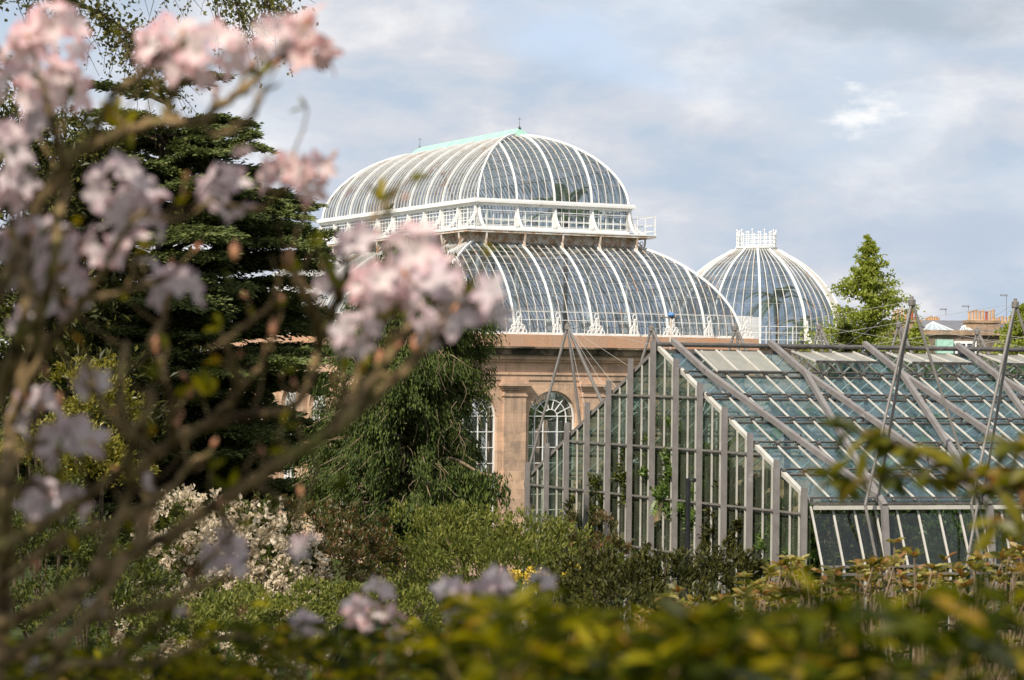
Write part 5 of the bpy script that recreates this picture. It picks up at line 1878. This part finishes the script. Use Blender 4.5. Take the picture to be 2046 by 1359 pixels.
    cl = [(45, 70, 100, 'pink'), (95, 130, 95, 'pink'), (30, 140, 80, 'pink'), (140, 70, 60, 'pink'), (80, 30, 70, 'pink'), (310, 70, 100, 'pink'), (365, 95, 65, 'pink'), (425, 85, 90, 'pink'), (590, 80, 92, 'salmon'), (630, 90, 70, 'salmon'), (570, 70, 60, 'pink'),
          (560, 330, 70, 'salmon'), (610, 335, 70, 'salmon'), (530, 330, 40, 'salmon'), (10, 265, 80, 'shaded'), (60, 240, 50, 'shaded'), (205, 350, 78, 'shaded'), (285, 405, 90, 'shaded'), (310, 440, 55, 'shaded'), (425, 385, 72, 'shaded'),
          (30, 480, 85, 'shaded'), (100, 470, 80, 'shaded'), (110, 550, 80, 'shaded'), (60, 560, 60, 'shaded'), (215, 500, 55, 'pink'), (265, 480, 40, 'pink'), (180, 470, 55, 'shaded'), (345, 550, 72, 'shaded'), (300, 530, 40, 'shaded'),
          (50, 800, 75, 'shaded'), (110, 880, 98, 'shaded'), (175, 770, 52, 'shaded'), (95, 985, 72, 'shaded'), (140, 980, 45, 'shaded'), (175, 1025, 34, 'pink'), (445, 1090, 68, 'shaded'), (455, 1125, 45, 'shaded'), (600, 1080, 55, 'shaded'),
          (690, 475, 72, 'shaded'), (820, 470, 82, 'pink'), (850, 520, 95, 'pink'), (725, 555, 78, 'pink'), (860, 590, 105, 'shaded'), (790, 560, 75, 'pink'), (960, 590, 80, 'shaded'), (650, 560, 45, 'shaded'), (705, 640, 65, 'shaded'), (870, 640, 70, 'shaded'), (20, 350, 60, 'shaded'), (10, 400, 50, 'salmon'), (30, 640, 40, 'shaded'), (300, 960, 26, 'shaded'), (190, 1215, 30, 'shaded'), (90, 1255, 20, 'pink'), (365, 1225, 24, 'shaded'), (60, 1330, 28, 'shaded'), (480, 300, 26, 'salmon')]
    for i, (x, y, rpx, kd) in enumerate(cl):
        YY = 3.95 + .15 * math.sin(i * 2.4)
        o = bpy.data.objects.new('flower_cluster', TR[kd][i % 3 if rpx > 58 else 3 if rpx < 42 else 2])
        C.objects.link(o)
        o.parent = t
        p = at(x, y, YY) - B
        sc = rpx * YY / FPX / .071
        dirv = Vector((rg.normal() * .55, -.75 + rg.normal() * .3, .45 + rg.normal() * .4)).normalized()
        q = dirv.to_track_quat('Z', 'Y')
        off = np.array(dirv) * .04 * sc
        o.matrix_local = Matrix.Translation(Vector(p - off)) @ q.to_matrix().to_4x4() @ Matrix.Rotation(rg.random() * 6, 4, 'Z') @ Matrix.Diagonal((sc, sc, sc, 1))
    # buds and a few leaves
    for x, y, r, hgt in ((90, 690, 10, 30), (470, 500, 14, 30), (575, 520, 15, 32), (165, 500, 12, 26), (430, 190, 9, 20), (545, 655, 12, 28), (312, 690, 10, 26), (760, 720, 13, 30), (830, 690, 14, 30), (120, 800, 10, 24)):
        p = at(x, y, 4.0)
        s = 2.9 / FPX
        m = MB()
        m.lathe(p - v3(0, 0, hgt * s), [(.2 * r * s, 0), (.8 * r * s, .5 * hgt * s), (r * s, hgt * s), (.7 * r * s, 1.6 * hgt * s), (.15 * r * s, 2 * hgt * s)], 8)
        m.build('bud', PISTIL, t, B, True)
    F = Foliage()
    for x, y, n, sz in ((230, 255, 5, .05), (220, 245, 4, .045), (460, 590, 2, .05), (668, 575, 3, .055), (655, 545, 2, .05), (755, 405, 3, .04), (505, 640, 2, .03), (335, 705, 2, .035), (415, 790, 3, .05), (345, 255, 2, .04), (680, 980, 3, .035), (60, 830, 2, .03), (750, 640, 2, .05), (840, 720, 2, .05), (120, 620, 3, .04), (260, 300, 3, .04), (20, 150, 2, .05), (460, 980, 2, .04)):
        p = at(x, y, 4.0)
        d = np.stack([rg.normal(size=n) * .5, rg.normal(size=n) * .4, np.abs(rg.normal(size=n)) + .3], 1)
        F.add(oval_leaves(np.repeat(p[None], n, 0), d, np.tile(v3(.5, -1, .3), (n, 1)) + rg.normal(size=(n, 3)) * .4, sz * rg.uniform(.7, 1.2, n), sz * .38))
    F.build('young_leaves', NEARLEAF, t, B)
    # unseen leaves added left of and above the view, shading the branches below
    F = Foliage()
    n = 200
    p = np.stack([rg.uniform(-1.75, -.82, n), rg.uniform(2.3, 3.5, n), rg.uniform(10.2, 10.95, n)], 1)
    p = np.vstack([p, np.stack([rg.uniform(-.95, -.30, 150), rg.uniform(2.3, 3.0, 150), rg.uniform(10.64, 10.98, 150)], 1)])
    for q in p:
        k = 6
        a = rg.random() * 6 + np.arange(k) * 2 * math.pi / k
        d = np.stack([np.cos(a), np.sin(a), np.full(k, .3)], 1)
        F.add(oval_leaves(np.repeat(q[None], k, 0), d, np.tile(v3(0, 0, 1), (k, 1)), .10 * rg.uniform(.7, 1.1, k), .04))
    F.build('old_leaves', NEARSHADE, t, B)  # added shading leaves, never in view
    for k in range(9):  # stems for the added leaves
        q = p[rg.integers(n)]
        m = MB()
        m.tube(spline([B - v3(0, 0, .1), B + (q - B) * .5 + rg.normal(size=3) * .08, q], 6), np.linspace(.02, .006, 13), 6)
        m.build('branch', RHODOBARK, t, B, True)
rhodo()

def low_blooms():
    b = at(820, 1400, 4.6)
    B = v3(b[0], b[1], ground_z(b[0], b[1]))
    t = thing('low_rhododendron', 'low rhododendron with scattered pale pink flowers at the lower edge', 'shrub', B)
    rg = np.random.default_rng(5)
    m = MB()
    for i, (x, y, r, kd) in enumerate(((705, 1225, 46, 'pink'), (720, 1250, 36, 'pink'), (785, 1240, 48, 'pink'), (600, 1250, 44, 'shaded'), (640, 1275, 34, 'shaded'), (905, 1195, 54, 'shaded'), (945, 1180, 46, 'shaded'), (985, 1200, 56, 'shaded'), (1000, 1160, 36, 'shaded'), (1085, 1165, 38, 'shaded'), (960, 1345, 34, 'pink'), (760, 1185, 40, 'shaded'), (1035, 1230, 34, 'shaded'))):
        YY = 4.5
        p = at(x, y, YY)
        o = bpy.data.objects.new('flower_cluster', TR[kd][3 if r < 42 else 2])
        C.objects.link(o)
        o.parent = t
        sc = r * YY / FPX / .062
        dirv = Vector((rg.normal() * .5, -.7, .5 + rg.normal() * .3)).normalized()
        off = np.array(dirv) * .035 * sc
        o.matrix_local = Matrix.Translation(Vector(p - off - B)) @ dirv.to_track_quat('Z', 'Y').to_matrix().to_4x4() @ Matrix.Diagonal((sc, sc, sc, 1))
        m.tube(spline([p, p + v3(.01, .02, -.08), p + v3(.0, .05, -.3), B * v3(.4, .4, 0) + p * v3(.6, .6, 0) + v3(0, 0, B[2])], 4), np.linspace(.003, .01, 13), 6)
    m.build('stem_sprays', RHODOBARK, t, B)
low_blooms()
